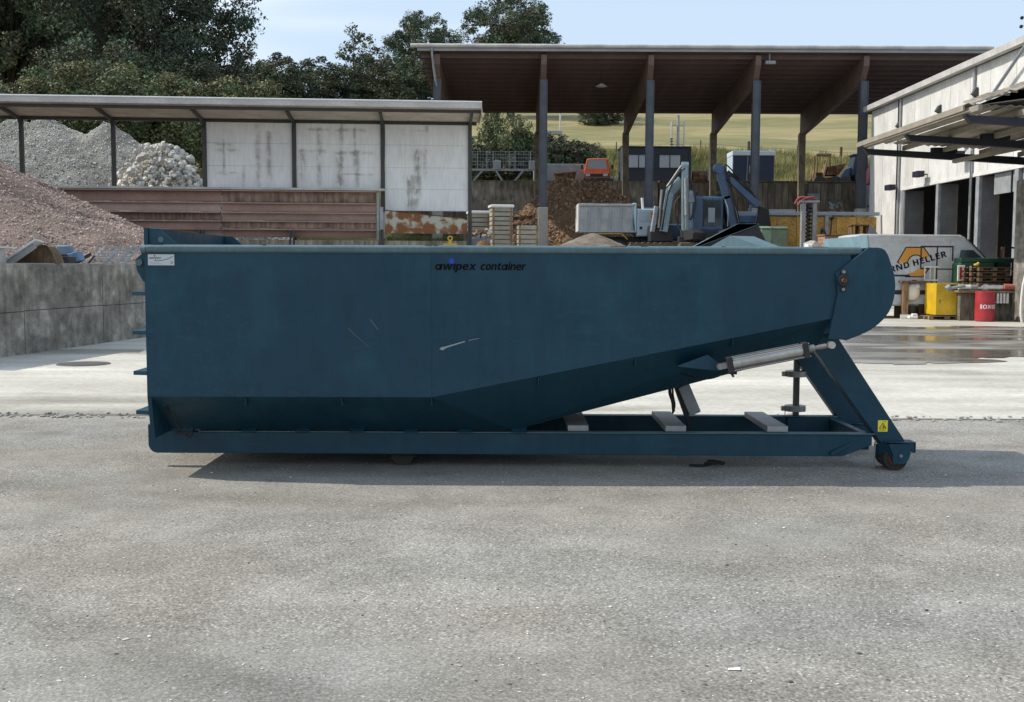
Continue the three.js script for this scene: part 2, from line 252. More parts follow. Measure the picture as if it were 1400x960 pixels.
function part(parent, name, gs, m, label) { const o = shadow(new THREE.Mesh(join(gs), m)); o.name = name; if (label) o.userData.label = label; parent.add(o); return o; }
function thing(name, label, category, [x, y, z] = [0, 0, 0], turn = 0, group) { const o = new THREE.Group(); o.name = numbered(name); o.position.set(x, y, z); o.rotation.y = turn; o.userData = { label, category }; if (group) o.userData.group = group; scene.add(o); return o; }
function solo(name, gs, m, label, category, pos = [0, 0, 0], turn = 0, group) { const o = shadow(new THREE.Mesh(join(gs), m)); o.name = numbered(name); o.position.set(...pos); o.rotation.y = turn; o.userData = { label, category }; if (group) o.userData.group = group; scene.add(o); return o; }
function struct(name, gs, m) { const o = shadow(new THREE.Mesh(join(gs), m)); o.name = numbered(name); o.userData = { kind: 'structure' }; scene.add(o); return o; }
function copy(o, label, pos, turn) { const c = o.clone(); c.name = numbered(o.name.replace(/_\d+$/, '')); c.userData = { ...o.userData, label }; c.position.set(...pos); if (turn !== undefined) c.rotation.y = turn; scene.add(c); return c; }
const font = await new FontLoader().loadAsync('fonts/droid/droid_sans_bold.typeface.json');
function text(s, size, depth = 0.003, slant = 0) { const g = new TextGeometry(s, { font, size, depth, curveSegments: 4, bevelEnabled: false }); if (slant) g.applyMatrix4(new THREE.Matrix4().set(1, slant, 0, 0, 0, 1, 0, 0, 0, 0, 1, 0, 0, 0, 0, 1)); return g; }
// ---------------------------------------------------------------- ground, apron, puddle, terraces, hill
struct('ground', new THREE.PlaneGeometry(900, 900).rotateX(-Math.PI / 2).translate(0, 0, 0), M.asphalt);
{
  reseed(5);
  const pts = []; for (let x = -45; x <= 45; x += 0.35) pts.push([x, 12.02 + 0.035 * Math.sin(x * 0.9) + (fbm(x / 90 + 0.5, 0.3, 90, 3, 3) - 0.5) * 0.16]);
  pts.push([45, 76], [-45, 76]);
  const s = new THREE.Shape(pts.map((p) => new THREE.Vector2(p[0], p[1])));
  const g = new THREE.ExtrudeGeometry(s, { depth: 0.016, bevelEnabled: false }); g.rotateX(-Math.PI / 2);          // (x, y) -> (x, 0, -y)
  struct('concrete_apron', g, M.apron);
  // crumbs of broken mortar and grit along the joint
  const gr = []; for (let i = 0; i < 420; i++) { const x = rr(-6.5, 7), d = 12.0 + rr(-0.16, 0.1), r = rr(0.008, 0.028) * (rnd() < 0.1 ? 1.6 : 1); gr.push(new THREE.IcosahedronGeometry(r, 0).scale(rr(0.8, 1.8), 0.55, 1).rotateY(rr(0, 6)).translate(x, r * 0.3 + (d > 12 ? 0.022 : 0), -d)); }
  const o = struct('joint_grit', gr, M.conc); o.userData = { kind: 'stuff', label: 'crumbs of grit lying along the slab edge', category: 'grit' };
  // loose pale chippings over the asphalt
  const chip = new THREE.IcosahedronGeometry(0.006, 0).scale(1.2, 0.5, 1), N = 2600, im = shadow(new THREE.InstancedMesh(prep(chip), mat([0.5, 0.48, 0.44], { roughness: 0.9 }), N)), m4 = new THREE.Matrix4(), q = new THREE.Quaternion(), col = new THREE.Color();
  for (let i = 0; i < N; i++) { const d = 3.6 + Math.pow(rnd(), 1.3) * 8.2, x = rr(-0.5, 0.5) * d * 1.05, s = rr(0.35, 1.0) * (rnd() < 0.05 ? 1.7 : 1); m4.compose(v3(x, 0.002 * s, -d), q.setFromAxisAngle(v3(0, 1, 0), rr(0, 6)), v3(s * rr(0.7, 1.8), s, s)); im.setMatrixAt(i, m4); const k = rnd() < 0.12 ? 0.14 : rr(0.55, 1.35); im.setColorAt(i, col.setRGB(k, k * 0.98, k * 0.94)); }
  im.name = 'loose_chippings'; im.userData = { kind: 'stuff', label: 'small pale stone chips scattered over the asphalt', category: 'gravel' }; scene.add(im);
  solo('paper_scrap', slab([[0, 0.004, 0], [0.048, 0.006, 0.006], [0.052, 0.01, -0.012], [0.004, 0.005, -0.016]], [0, 0.001, 0]), mat([0.8, 0.8, 0.78]), 'small white paper scrap on the near asphalt', 'litter', [0.89, 0, -4.45]);
}
{
  reseed(8); const p = [];
  const near = [[4.9, 20.6], [5.5, 19.2], [6.3, 18.75], [7.4, 18.9], [8.3, 19.3], [8.7, 20.3], [9.4, 20.2], [10.6, 20.9], [12.5, 21.5], [15, 22.4]], far = [[17.5, 26], [17.2, 29], [15.6, 31.5], [13.8, 30.7], [12.4, 31.2], [11, 30.4], [9.6, 30.8], [8.2, 29.2], [6.8, 27.4], [5.4, 24.4]];
  const c = new THREE.CatmullRomCurve3([...near, ...far].map(([x, d]) => v3(x, d, 0)), true).getPoints(240);
  c.forEach((q, i) => p.push(new THREE.Vector2(q.x + (pn(i * 0.4, 2, 96, 5) - 0.5) * 0.5, q.y + (pn(i * 0.4, 7, 96, 6) - 0.5) * 0.5)));
  struct('puddle', new THREE.ShapeGeometry(new THREE.Shape(p)).rotateX(-Math.PI / 2).translate(0, 0.0265, 0), M.puddle);
  solo('manhole_cover', [cyl([0, 0.022, 0], [0, 0.028, 0], 0.42, 0.41, 28), cyl([0, 0.028, 0], [0, 0.031, 0], 0.34, 0.34, 24)], mat([0.10, 0.095, 0.09], { metalness: 0.5, roughness: 0.6 }), 'round dark iron manhole cover in the pale slab', 'manhole cover', [-6.98, 0, -18.1]);
}
struct('raised_yard', [bx(-4, 19, 0, 2, -74.9, -51), bx(-30, -4, 0, 1.6, -74.9, -47)], M.concWarm);
struct('terrace', bx(-60, 60, 0, 7.2, -90, -75.9), M.concWarm);
// hill: bank, then a dry meadow up to a crest
function hillY(x, d) {
  let y = d < 84 ? 7.1 : d < 100 ? 7.1 + (d - 84) * 0.255 : d < 190 ? 11.18 + (d - 100) * 0.183 : 27.65 + 3.2 * (1 - Math.exp(-(d - 190) / 22));
  y += (fbm(x / 200 + 0.5, d / 200, 12, 4, 301) - 0.5) * 1.6 * sstep(84, 100, d);
  y -= sstep(55, 150, x) * sstep(95, 200, d) * 16; if (x < -30) y += sstep(-30, -90, x) * 2;
  if (d > 260) y -= (d - 260) * 0.05;
  return y;
}
{
  const nx = 110, nd = 90, pos = [], uv = [], idx = [];
  for (let j = 0; j <= nd; j++) { const d = 82 + 300 * Math.pow(j / nd, 1.6); for (let i = 0; i <= nx; i++) { const x = -170 + 360 * i / nx; pos.push(x, hillY(x, d), -d); uv.push(x, d); } }
  for (let j = 0; j < nd; j++) for (let i = 0; i < nx; i++) { const a = j * (nx + 1) + i; idx.push(a, a + 1, a + nx + 1, a + 1, a + nx + 2, a + nx + 1); }
  const g = new THREE.BufferGeometry(); g.setAttribute('position', new THREE.Float32BufferAttribute(pos, 3)); g.setAttribute('uv', new THREE.Float32BufferAttribute(uv, 2)); g.setIndex(idx); g.computeVertexNormals(); UVDONE.add(g);
  const o = shadow(new THREE.Mesh(g, M.meadow)); o.name = 'hill'; o.userData = { kind: 'structure' }; scene.add(o);
  // rough grass on the bank
  reseed(31);
  const bl = []; for (let k = 0; k < 16; k++) { const a = rr(0, 6.28), r = rr(0, 0.22), h = rr(0.35, 0.75), l = rr(0.1, 0.3), x = Math.cos(a) * r, z = Math.sin(a) * r; bl.push(x - 0.03, 0, z, x + 0.03, 0, z, x + Math.cos(a) * l, h, z + Math.sin(a) * l); }
  const bg = new THREE.BufferGeometry(); bg.setAttribute('position', new THREE.Float32BufferAttribute(bl, 3)); bg.computeVertexNormals();
  const N = 9000, im = shadow(new THREE.InstancedMesh(prep(bg), mat([1, 1, 1], { roughness: 0.9, side: THREE.DoubleSide }), N)), m4 = new THREE.Matrix4(), q = new THREE.Quaternion(), c = new THREE.Color();
  for (let i = 0; i < N; i++) { const d = 83 + 20 * Math.pow(rnd(), 1.2), x = rr(-8, 38), s = rr(0.6, 1.6); m4.compose(v3(x, hillY(x, d) - 0.03, -d), q.setFromAxisAngle(v3(0, 1, 0), rr(0, 6)), v3(s, s * rr(0.6, 1.2), s)); im.setMatrixAt(i, m4); const t = clamp(fbm(x / 100 + 0.5, d / 100, 20, 3, 41) * 2 - 0.5 + rr(-0.25, 0.25), 0, 1); im.setColorAt(i, c.setRGB(lerp(0.12, 0.32, t), lerp(0.145, 0.27, t), lerp(0.045, 0.11, t))); }
  im.name = 'bank_grass'; im.userData = { kind: 'stuff', label: 'rough dry grass growing on the bank below the meadow', category: 'grass' }; scene.add(im);
}
struct('hedge_bank', slab([[-60, 0, -54.5], [-60, 6.3, -56.5], [-60, 7.0, -75.8], [-60, 0, -75.8]], [54, 0, 0]), M.meadow);
// ---------------------------------------------------------------- trees and shrubs
function crownGeo(seed, { rx, ry, rz, clumps, leaves, size, clumpR, low = -1, hollow = 0.35, gap = 0.42, tint = [0.05, 0.075, 0.028] }) {
  reseed(seed); const pos = [], col = [], centres = [];
  let tries = 0;
  while (centres.length < clumps && tries++ < clumps * 40) {
    const d = v3(rr(-1, 1), rr(-1, 1), rr(-1, 1)), l = d.length(); if (l > 1 || l < hollow || d.y < low) continue;
    const bump = 0.78 + 0.44 * pn(Math.atan2(d.z, d.x) * 2.2 + 10, d.y * 3 + 10, 64, seed);
    if (l > bump) continue;
    if (pn(d.x * 3.2 + 20, d.y * 3.2 + d.z * 2.1 + 20, 64, seed + 3) < gap) continue;
    centres.push(v3(d.x * rx, d.y * ry, d.z * rz));
  }
  const t = v3(), u = v3(), w = v3();
  for (const c of centres) {
    const cr = clumpR * rr(0.5, 1.35), tone = rr(0.65, 1.45), warm = rr(-0.2, 0.4);
    for (let k = 0; k < leaves; k++) {
      const o = v3(rr(-1, 1), rr(-1, 1), rr(-1, 1)); if (o.length() > 1) { o.normalize().multiplyScalar(rr(0.5, 1)); } o.multiplyScalar(cr); o.y *= 0.75; o.add(c);
      t.set(rr(-1, 1), rr(-0.7, 0.7), rr(-1, 1)).normalize(); u.set(rr(-1, 1), rr(-1, 1), rr(-1, 1)).cross(t).normalize(); w.copy(t).cross(u);
      const s = size * rr(0.6, 1.4), a = o.clone().addScaledVector(t, s), b = o.clone().addScaledVector(t, -s), e = o.clone().addScaledVector(u, s * 0.55).addScaledVector(w, s * 0.18), f = o.clone().addScaledVector(u, -s * 0.55).addScaledVector(w, s * 0.18);
      for (const q of [a, e, b, a, b, f]) pos.push(q.x, q.y, q.z);
      const br = tone * rr(0.8, 1.25), r = tint[0] * br * (1 + warm), g = tint[1] * br, bb = tint[2] * br; for (let m = 0; m < 6; m++) col.push(r, g, bb);
    }
  }
  const g = new THREE.BufferGeometry(); g.setAttribute('position', new THREE.Float32BufferAttribute(pos, 3)); g.setAttribute('color', new THREE.Float32BufferAttribute(col, 3)); g.computeVertexNormals();
  return { geo: prep(g), centres };
}
function limbs(seed, centres, baseY, trunkR, n) {   // trunk from y = 0, limbs and twigs up to some leaf clumps
  reseed(seed); const gs = [], top = v3(rr(-0.3, 0.3), baseY, rr(-0.3, 0.3));
  gs.push(cyl([0, -0.6, 0], [top.x * 0.6, top.y * 0.7, top.z * 0.6], trunkR * 1.25, trunkR * 0.85, 9), cyl([top.x * 0.6, top.y * 0.69, top.z * 0.6], [top.x, top.y * 1.25, top.z], trunkR * 0.85, trunkR * 0.5, 8));
  for (let i = 0; i < n; i++) { const c = centres[Math.floor(rnd() * centres.length)], s = v3(top.x, top.y * rr(0.6, 1.15), top.z), m = s.clone().lerp(c, 0.5).add(v3(0, rr(-0.3, 0.5), 0)); gs.push(cyl(s.toArray(), m.toArray(), trunkR * 0.34, trunkR * 0.2, 5), cyl(m.toArray(), c.toArray(), trunkR * 0.2, trunkR * 0.05, 5)); }
  return gs;
}
function plantKind(name, category, seed, p) {
  const { geo, centres } = crownGeo(seed, p), lift = p.lift; geo.translate(0, lift, 0); const cs = centres.map((c) => c.clone().setY(c.y + lift));
  const wood = join(limbs(seed + 1, cs, p.trunkH, p.trunkR, p.limbs));
  return (label, x, d, s, turn, group, y) => { const t = thing(name, label, category, [x, y ?? hillY(x, d) - 0.1, -d], turn, group); t.scale.set(...(Array.isArray(s) ? s : [s, s, s])); for (const [n, g, m] of [['trunk', wood, M.bark], ['crown', geo, M.leaf]]) { const o = shadow(new THREE.Mesh(g, m)); o.name = n; t.add(o); } return t; };
}
const oak = plantKind('oak_tree', 'tree', 901, { rx: 7.8, ry: 9, rz: 7, clumps: 560, leaves: 150, size: 0.115, clumpR: 0.95, low: -0.75, hollow: 0.2, gap: 0.45, lift: 11, trunkH: 6, trunkR: 0.5, limbs: 46, tint: [0.056, 0.08, 0.045] });
const broad = plantKind('broadleaf_tree', 'tree', 911, { rx: 7.6, ry: 7.6, rz: 7, clumps: 460, leaves: 130, size: 0.145, clumpR: 1.0, low: -0.7, hollow: 0.2, gap: 0.33, lift: 11, trunkH: 5, trunkR: 0.5, limbs: 34, tint: [0.07, 0.10, 0.054] });
const young = plantKind('hedge_tree', 'tree', 921, { rx: 3.4, ry: 5, rz: 3.2, clumps: 230, leaves: 110, size: 0.10, clumpR: 0.7, low: -0.95, hollow: 0.05, gap: 0.27, lift: 5.2, trunkH: 3, trunkR: 0.2, limbs: 26, tint: [0.062, 0.086, 0.044] });
const thin = plantKind('slender_tree', 'tree', 931, { rx: 2.1, ry: 5.6, rz: 2, clumps: 70, leaves: 44, size: 0.14, clumpR: 0.6, low: -0.9, hollow: 0.05, gap: 0.36, lift: 6, trunkH: 5, trunkR: 0.13, limbs: 34, tint: [0.09, 0.115, 0.055] });
const shrub = plantKind('shrub', 'shrub', 941, { rx: 2.2, ry: 1.9, rz: 2, clumps: 150, leaves: 120, size: 0.075, clumpR: 0.48, low: -0.85, hollow: 0.05, gap: 0.25, lift: 1.8, trunkH: 0.9, trunkR: 0.09, limbs: 22, tint: [0.10, 0.13, 0.055] });
const darkShrub = plantKind('dark_shrub', 'shrub', 951, { rx: 2.4, ry: 1.5, rz: 2, clumps: 110, leaves: 70, size: 0.11, clumpR: 0.5, low: -0.8, hollow: 0.05, gap: 0.25, lift: 1.3, trunkH: 0.6, trunkR: 0.08, limbs: 18, tint: [0.06, 0.072, 0.034] });
const bushy = plantKind('bushy_tree', 'tree', 961, { rx: 3.6, ry: 3.6, rz: 3.2, clumps: 240, leaves: 120, size: 0.09, clumpR: 0.6, low: -0.95, hollow: 0.05, gap: 0.24, lift: 3.6, trunkH: 2, trunkR: 0.18, limbs: 26, tint: [0.08, 0.105, 0.056] });
{
  const g1 = 'trees on the slope above the gravel bays';
  oak('large dark oak with open branches at the right of the left tree group', -24.02, 74, [0.92, 1.12, 1], 0.6, g1, 7);
  broad('dark broad tree at the far left edge of the photo', -36.83, 82, [1.1, 1.25, 1], 1.9, g1, 8.5);
  broad('dark broad tree standing behind the big oak, second from left', -36.92, 92, [1.05, 1.3, 1.1], 3.7, g1, 9.5);
  bushy('mid green bushy tree in front of the dark trees, beside the grey pole', -23.08, 64, [1.1, 1.1, 1.1], 0.4, g1, 6.6);
  bushy('olive green bushy tree left of the grey pole', -28.65, 66, [1.15, 0.85, 1.1], 2.4, g1, 6.6);
  young('dark bushy tree at the foot of the big oak, right side', -19.53, 68, [1.0, 0.72, 1], 4.4, g1, 6.8);
  const hb = [[-26.46, 1.2, 'at the far left edge'], [-24.22, 1.1, 'left of the grey pole'], [-22.43, 1.25, 'right of the grey pole'], [-20.56, 1.15, 'under the bushy tree'], [-18.69, 1.3, 'with yellow green top under the big oak'], [-16.82, 1.05, 'right of the oak trunk'], [-14.76, 1.2, 'above the third shelter post'], [-13.08, 1.1, 'behind the first white wall bay']];
  hb.forEach(([x, s, w], i) => shrub('leafy hedge shrub over the shelter roof, ' + w, x, 57, [s, s * 1.02, s], i * 1.3, 'hedge shrubs behind the gravel bays', 6.3 + (i % 3) * 0.35));
  const row = [[-26.05, 104, 0.92, 0], [-24.65, 108, 1.02, 1], [-21.41, 106, 1.08, 2], [-19.33, 110, 1.05, 3], [-16.14, 107, 0.98, 4], [-13.44, 109, 1.06, 5], [-10.57, 106, 1.0, 6], [-7.79, 108, 1.1, 7]];
  const ord = ['first', 'second', 'third', 'fourth', 'fifth', 'sixth', 'seventh', 'eighth'];
  row.forEach(([x, d, s, i]) => young(`dark hedge tree, ${ord[i]} from the left in the row below the sky`, x, d, [s * 1.05, s * 0.87, s], i * 0.9, 'row of hedge trees on the hill'));
  thin('slender pale tree rising above the hedge row, left one', -15.64, 112, [1, 1.08, 1], 0.5, 'slender trees in the hedge row'); thin('slender pale tree rising above the hedge row, middle one', -14.05, 114, [0.9, 0.98, 0.9], 2.1, 'slender trees in the hedge row'); thin('slender pale tree rising above the hedge row, right one', -25.85, 112, [0.8, 0.92, 0.8], 3.3, 'slender trees in the hedge row');
  broad('round tree above the left corner of the big brown roof', -9.92, 124, [0.56, 0.66, 0.55], 0.2, g1 + ' and meadow', 17);
  broad('spreading tree on the meadow above the brown shed roof', -0.32, 165, [1.14, 0.98, 1.05], 5.1, g1 + ' and meadow', 22.6);
  broad('low round dark tree on the meadow under the brown roof', 11.61, 150, [0.46, 0.42, 0.46], 2.2, g1 + ' and meadow', 17.7);
  broad('small far tree at the crest beside the white hall', 65.87, 205, [0.5, 0.32, 0.5], 1.2, g1 + ' and meadow', 26);
  shrub('tall light green shrub beside the shelter roof end', -1.02, 86, [1.15, 1.62, 1.1], 0.3, 'shrubs on the bank', 7.5);
  shrub('light green shrub just left of the first shed post', 1.83, 87, [0.75, 1.15, 0.8], 2.3, 'shrubs on the bank', 7.7);
  [[-2.49, 84.5, 1.1, 'nearest the shelter end'], [-0.56, 85, 1.0, 'under the tall light shrub'], [1.44, 88, 1.1, 'left of the first shed post'], [3.33, 89, 1.1, 'right of the first shed post'], [5.07, 91, 0.85, 'near the orange pickup'], [6.47, 94, 0.6, 'last before open meadow']].forEach(([x, d, s, w], i) => darkShrub('dark bramble shrub on the bank, ' + w, x, d, [s, s, s], i * 1.7, 'dark brambles on the bank', 7.4 + (d - 84) * 0.27));
}
// ---------------------------------------------------------------- the blue roll-off container
{
  const C = thing('roll_off_container', 'large dark blue steel roll-off container with tapered end standing on the asphalt', 'container', [0, 0, -9.65]);
  const zN = (x) => (x < -0.615 ? 1.15 : 1.15 - 0.1 * (x + 0.615) / 3.2), zF = (x) => (x < -0.615 ? -1.15 : -1.15 + 0.7 * (x + 0.615) / 3.2);
  const P = (x, y, z) => [x, y, z];
  // side panels: straight rear panel and tapering front panel, each side
  part(C, 'side_panel', slab([P(-2.79, 0.635, 1.15), P(-0.617, 0.64, 1.15), P(-0.617, 1.745, 1.15), P(-2.79, 1.74, 1.15)], [0, 0, -0.008]), M.blue);
  part(C, 'side_panel', slab([P(-0.613, 0.64, 1.15), P(2.45, 1.25, zN(2.45)), P(2.60, 1.28, zN(2.60)), P(2.60, 1.748, zN(2.60)), P(-0.613, 1.745, 1.15)], [0, 0, -0.008]), M.blue);
  part(C, 'side_panel', slab([P(-2.79, 0.635, -1.15), P(-2.79, 1.74, -1.15), P(-0.617, 1.745, -1.15), P(-0.617, 0.64, -1.15)], [0, 0, 0.008]), M.blue);
  part(C, 'side_panel', slab([P(-0.613, 0.64, -1.15), P(-0.613, 1.745, -1.15), P(2.45, 1.748, zF(2.45)), P(2.45, 1.25, zF(2.45))], [0, 0, 0.008]), M.blue);
  part(C, 'weld_seam', tube([[-0.615, 0.645, 1.149], [-0.6145, 1.2, 1.149], [-0.615, 1.735, 1.149]], 0.004, 8, 6), M.blue);
  // lower hull turning inwards, floor
  part(C, 'lower_panel', [slab([P(-2.79, 0.31, 0.62), P(0, 0.31, 0.62), P(-0.615, 0.639, 1.146), P(-2.79, 0.634, 1.146)], [0, 0.006, -0.004]), slab([P(0, 0.31, 0.62), P(2.45, 0.96, 0.6), P(2.45, 1.249, zN(2.45) - 0.004), P(-0.615, 0.639, 1.146)], [0, 0.006, -0.004])], M.blue);
  part(C, 'lower_panel', [slab([P(-2.79, 0.31, -0.5), P(-2.79, 0.634, -1.146), P(-0.615, 0.639, -1.146), P(0, 0.31, -0.5)], [0, 0.006, 0.004]), slab([P(0, 0.31, -0.5), P(-0.615, 0.639, -1.146), P(2.45, 1.249, zF(2.45) + 0.004), P(2.45, 0.96, -0.42)], [0, 0.006, 0.004])], M.blue);
  part(C, 'floor_plate', [slab([P(-2.79, 0.308, 0.62), P(-2.79, 0.308, -0.5), P(0, 0.308, -0.5), P(0, 0.308, 0.62)], [0, 0.008, 0]), slab([P(0, 0.308, 0.62), P(0, 0.308, -0.5), P(2.45, 0.958, -0.42), P(2.45, 0.958, 0.6)], [0, 0.008, 0])], M.blue);
  part(C, 'end_plate', slab([P(2.45, 1.746, zN(2.45)), P(2.45, 1.25, zN(2.45)), P(2.45, 0.96, 0.6), P(2.45, 0.96, -0.42), P(2.45, 1.25, zF(2.45)), P(2.45, 1.746, zF(2.45))], [0.008, 0, 0]), M.blue);
  // top rim tubes
  for (const z of [zN, zF]) { const s = z(0) > 0 ? 1 : -1; part(C, 'top_rim', [beam([-2.795, 1.765, z(-1) - s * 0.012], [-0.612, 1.768, z(-1) - s * 0.012], 0.062, 0.062, v3(0, 1, 0), 0.024), beam([-0.67, 1.7685, z(-0.616) - s * 0.0115], [2.69, 1.772, z(2.69) - s * 0.012], 0.062, 0.062, v3(0, 1, 0), 0.024), cyl([-2.82, 1.762, z(-1) - s * 0.015], [-2.785, 1.762, z(-1) - s * 0.015], 0.035, 0.035, 14)], M.blueOld); }
  for (const [x, w] of [[-0.66, 0.05], [-0.6, 0.035], [0.75, 0.12], [0.98, 0.05], [1.6, 0.03], [2.3, 0.12], [-1.9, 0.03]]) part(C, 'rust_patch', beam([x, 1.7975 + 0.0012 * (x + 1) / 3, zN(x) - 0.004], [x + w, 1.7975 + 0.0012 * (x + 1) / 3, zN(x + w) - 0.004], 0.02, 0.006), M.rustDark);
  // tail gate with stiffening ribs
  const gate = part(C, 'tail_gate', slab([P(-2.80, 0.3, 1.06), P(-2.80, 0.63, 1.135), P(-2.80, 1.92, 1.14), P(-2.80, 1.92, -1.14), P(-2.80, 0.63, -1.135), P(-2.80, 0.3, -1.06)], [0.03, 0, 0]), M.blue);
  for (const [y, w] of [[1.428, 1.12], [1.128, 1.12], [0.816, 1.12], [0.505, 1.08]]) part(gate, 'gate_rib', slab([P(-2.803, y - 0.02, w), P(-2.918, y - 0.02, w - 0.03), P(-2.918, y - 0.02, -w + 0.03), P(-2.803, y - 0.02, -w)], [0, 0.03, 0]), M.blue);
  for (const z of [1.112, -1.122]) part(gate, 'gusset_plate', ext([[-2.77, 1.79], [-2.54, 1.79], [-2.69, 1.918], [-2.77, 1.92]], z, z + 0.01, 0.002), M.blue);
  part(gate, 'bolt_head', cyl([-2.675, 1.835, 1.12], [-2.675, 1.835, 1.128], 0.022, 0.022, 12), M.blueOld);
  for (const z of [1.075, -1.09]) part(gate, 'hinge_plate', ext([[-2.80, 1.77], [-2.835, 1.73], [-2.885, 1.685], [-2.875, 1.6], [-2.83, 1.52], [-2.80, 1.5]], z, z + 0.02, 0.003), M.blue);
  part(gate, 'hinge_pin', cyl([-2.852, 1.66, 1.11], [-2.852, 1.66, -1.11], 0.026, 0.026, 12), M.blueOld);
  for (const z of [0.62, -0.5]) part(gate, 'gate_stop', bx(-2.835, -2.805, 0.345, 0.45, z - 0.03, z + 0.03, 0.004), M.dark);
  // skid rails with rounded tail shoe, cross members
  const arc = []; for (let k = 0; k <= 6; k++) { const a = Math.PI + k / 6 * Math.PI / 2; arc.push([-2.89 + 0.075 * Math.cos(a), 0.187 + 0.075 * Math.sin(a)]); }
  for (const z of [0.6, -0.45]) {
    const r = part(C, 'skid_rail', [ext([...arc, [2.70, 0.108], [2.94, 0.2], [2.94, 0.287], [-2.6, 0.287], [-2.6, 0.345], [-2.965, 0.345]], z - 0.035, z + 0.035, 0.004)], M.blue);
    part(r, 'rail_flange', bx(-2.55, 2.96, 0.2885, 0.2965, z - 0.05, z + 0.05, 0.002), M.blueOld);
    part(r, 'rear_roller', cyl([-0.9, 0.098, z - 0.29], [-0.9, 0.098, z - 0.055], 0.096, 0.096, 20), M.rubber);
  }
  for (const x of [2.18, 1.345, 0.545]) part(C, 'cross_member', [bx(x - 0.085, x + 0.085, 0.298, 0.346, -0.33, 0.585, 0.004)], M.galv);
  part(C, 'cross_plate', bx(2.50, 2.95, 0.15, 0.285, -0.40, -0.38), M.blue);
  part(C, 'end_beam', [bx(2.88, 2.94, 0.15, 0.286, -0.41, 0.56, 0.004)], M.blue);
  for (const y of [[-2.05, 0.62], [-1.31, 0.62], [-0.62, 0.625], [0.2, 0.785], [0.95, 0.935], [1.7, 1.085]]) part(C, 'gusset', slab([P(y[0], y[1] + 0.01, zN(y[0]) - 0.005), P(y[0], y[1] - 0.055, zN(y[0]) - 0.03), P(y[0], y[1] - 0.06, zN(y[0]) - 0.09), P(y[0], y[1], zN(y[0]) - 0.05)], [0.008, 0, 0]), M.blue);
  for (let i = 0; i < 6; i++) part(C, 'rail_bracket', slab([P(-2.2 + i * 0.44, 0.346, 0.60), P(-2.08 + i * 0.44, 0.346, 0.60), P(-2.08 + i * 0.44, 0.298, 0.66), P(-2.2 + i * 0.44, 0.298, 0.66)], [0, -0.008, 0]), M.blue);
  // A-frame with front rollers
  for (const z of [0.6, -0.45]) {
    const L = part(C, 'frame_leg', ext([[2.41, 1.10], [2.61, 1.12], [3.215, 0.225], [3.05, 0.17], [2.455, 0.975]], z - 0.005, z + 0.04, 0.003), M.blue);
    part(L, 'leg_web', [beam([2.475, 0.965, z - 0.05], [3.035, 0.19, z - 0.05], 0.10, 0.012, v3(1, 0.7, 0)), beam([2.665, 1.03, z - 0.05], [3.21, 0.235, z - 0.05], 0.10, 0.012, v3(1, 0.7, 0))], M.blue);
    const B = part(C, 'roller_bracket', [ext([[3.035, 0.235], [3.275, 0.225], [3.275, 0.15], [3.245, 0.15], [3.245, 0.195], [3.225, 0.1], [3.19, 0.055], [3.1, 0.055], [3.085, 0.12]], z + 0.085, z + 0.1, 0.002), bx(3.035, 3.275, 0.22, 0.236, z - 0.05, z + 0.1, 0.002), bx(3.262, 3.275, 0.15, 0.23, z - 0.05, z + 0.1, 0.002), slab([P(3.035, 0.235, z + 0.1), P(3.085, 0.12, z + 0.1), P(3.0, 0.12, z - 0.02), P(2.97, 0.2, z - 0.02)], [0.01, 0, 0])], M.blue);
    const rl = part(B, 'front_roller', [cyl([3.125, 0.098, z - 0.16], [3.125, 0.098, z + 0.075], 0.097, 0.097, 28)], M.rubber);
    part(rl, 'roller_hub', [cyl([3.125, 0.098, z + 0.075], [3.125, 0.098, z + 0.082], 0.06, 0.06, 18)], M.rustDark);
    part(B, 'axle_bolt', cyl([3.155, 0.125, z + 0.1], [3.155, 0.125, z + 0.112], 0.014, 0.014, 10), M.steel);
  }
  part(C, 'diagonal_strut', beam([2.60, 0.13, 0.66], [2.95, 0.30, 0.60], 0.02, 0.03), M.blue);
  part(C, 'pin', cyl([2.965, 0.02, 0.62], [2.972, 0.24, 0.62], 0.007, 0.007, 8), M.steel);
  part(C, 'front_hook_bar', [cyl([2.62, 1.0, -0.45], [2.62, 1.0, 0.6], 0.03, 0.03, 12)], M.blue);
  // discharge flap: end discs, curved skirt, top strip, bearings
  const crv = new THREE.CatmullRomCurve3([[2.725, 1.8], [2.845, 1.785], [2.905, 1.665], [2.94, 1.515], [2.905, 1.32], [2.775, 1.18], [2.575, 1.09]].map((p) => v3(p[0], p[1], 0)), false, 'centripetal').getPoints(22).map((p) => [p.x, p.y]);
  const outl = [[2.435, 1.095], [2.5, 1.44], [2.49, 1.545], [2.478, 1.6], ...crv];
  const F = part(C, 'flap_disc', ext(outl, 1.065, 1.079, 0.003), M.blue), F2 = part(C, 'flap_disc', ext(outl, -0.5, -0.486, 0.003), M.blue);
  const skin = []; for (let i = 2; i < crv.length - 1; i++) { const a = crv[i], b = crv[i + 1], dx = b[1] - a[1], dy = a[0] - b[0], l = Math.hypot(dx, dy), st = Math.floor(i / 4) * 0.0012; skin.push(slab([[a[0] - dx / l * st, a[1] - dy / l * st, 1.064], [b[0] - dx / l * st, b[1] - dy / l * st, 1.064], [b[0] - dx / l * st, b[1] - dy / l * st, -0.486], [a[0] - dx / l * st, a[1] - dy / l * st, -0.486]], [dx / l * 0.01, dy / l * 0.01, 0])); }
  part(C, 'flap_skirt', skin, M.blue);
  part(C, 'flap_strip', [slab([P(2.755, 1.80, 0.98), P(2.755, 1.80, -0.25), P(2.742, 1.893, -0.25), P(2.742, 1.893, 0.98)], [0.01, 0, 0])], M.paleBlue, 'pale weathered strip on top of the flap');
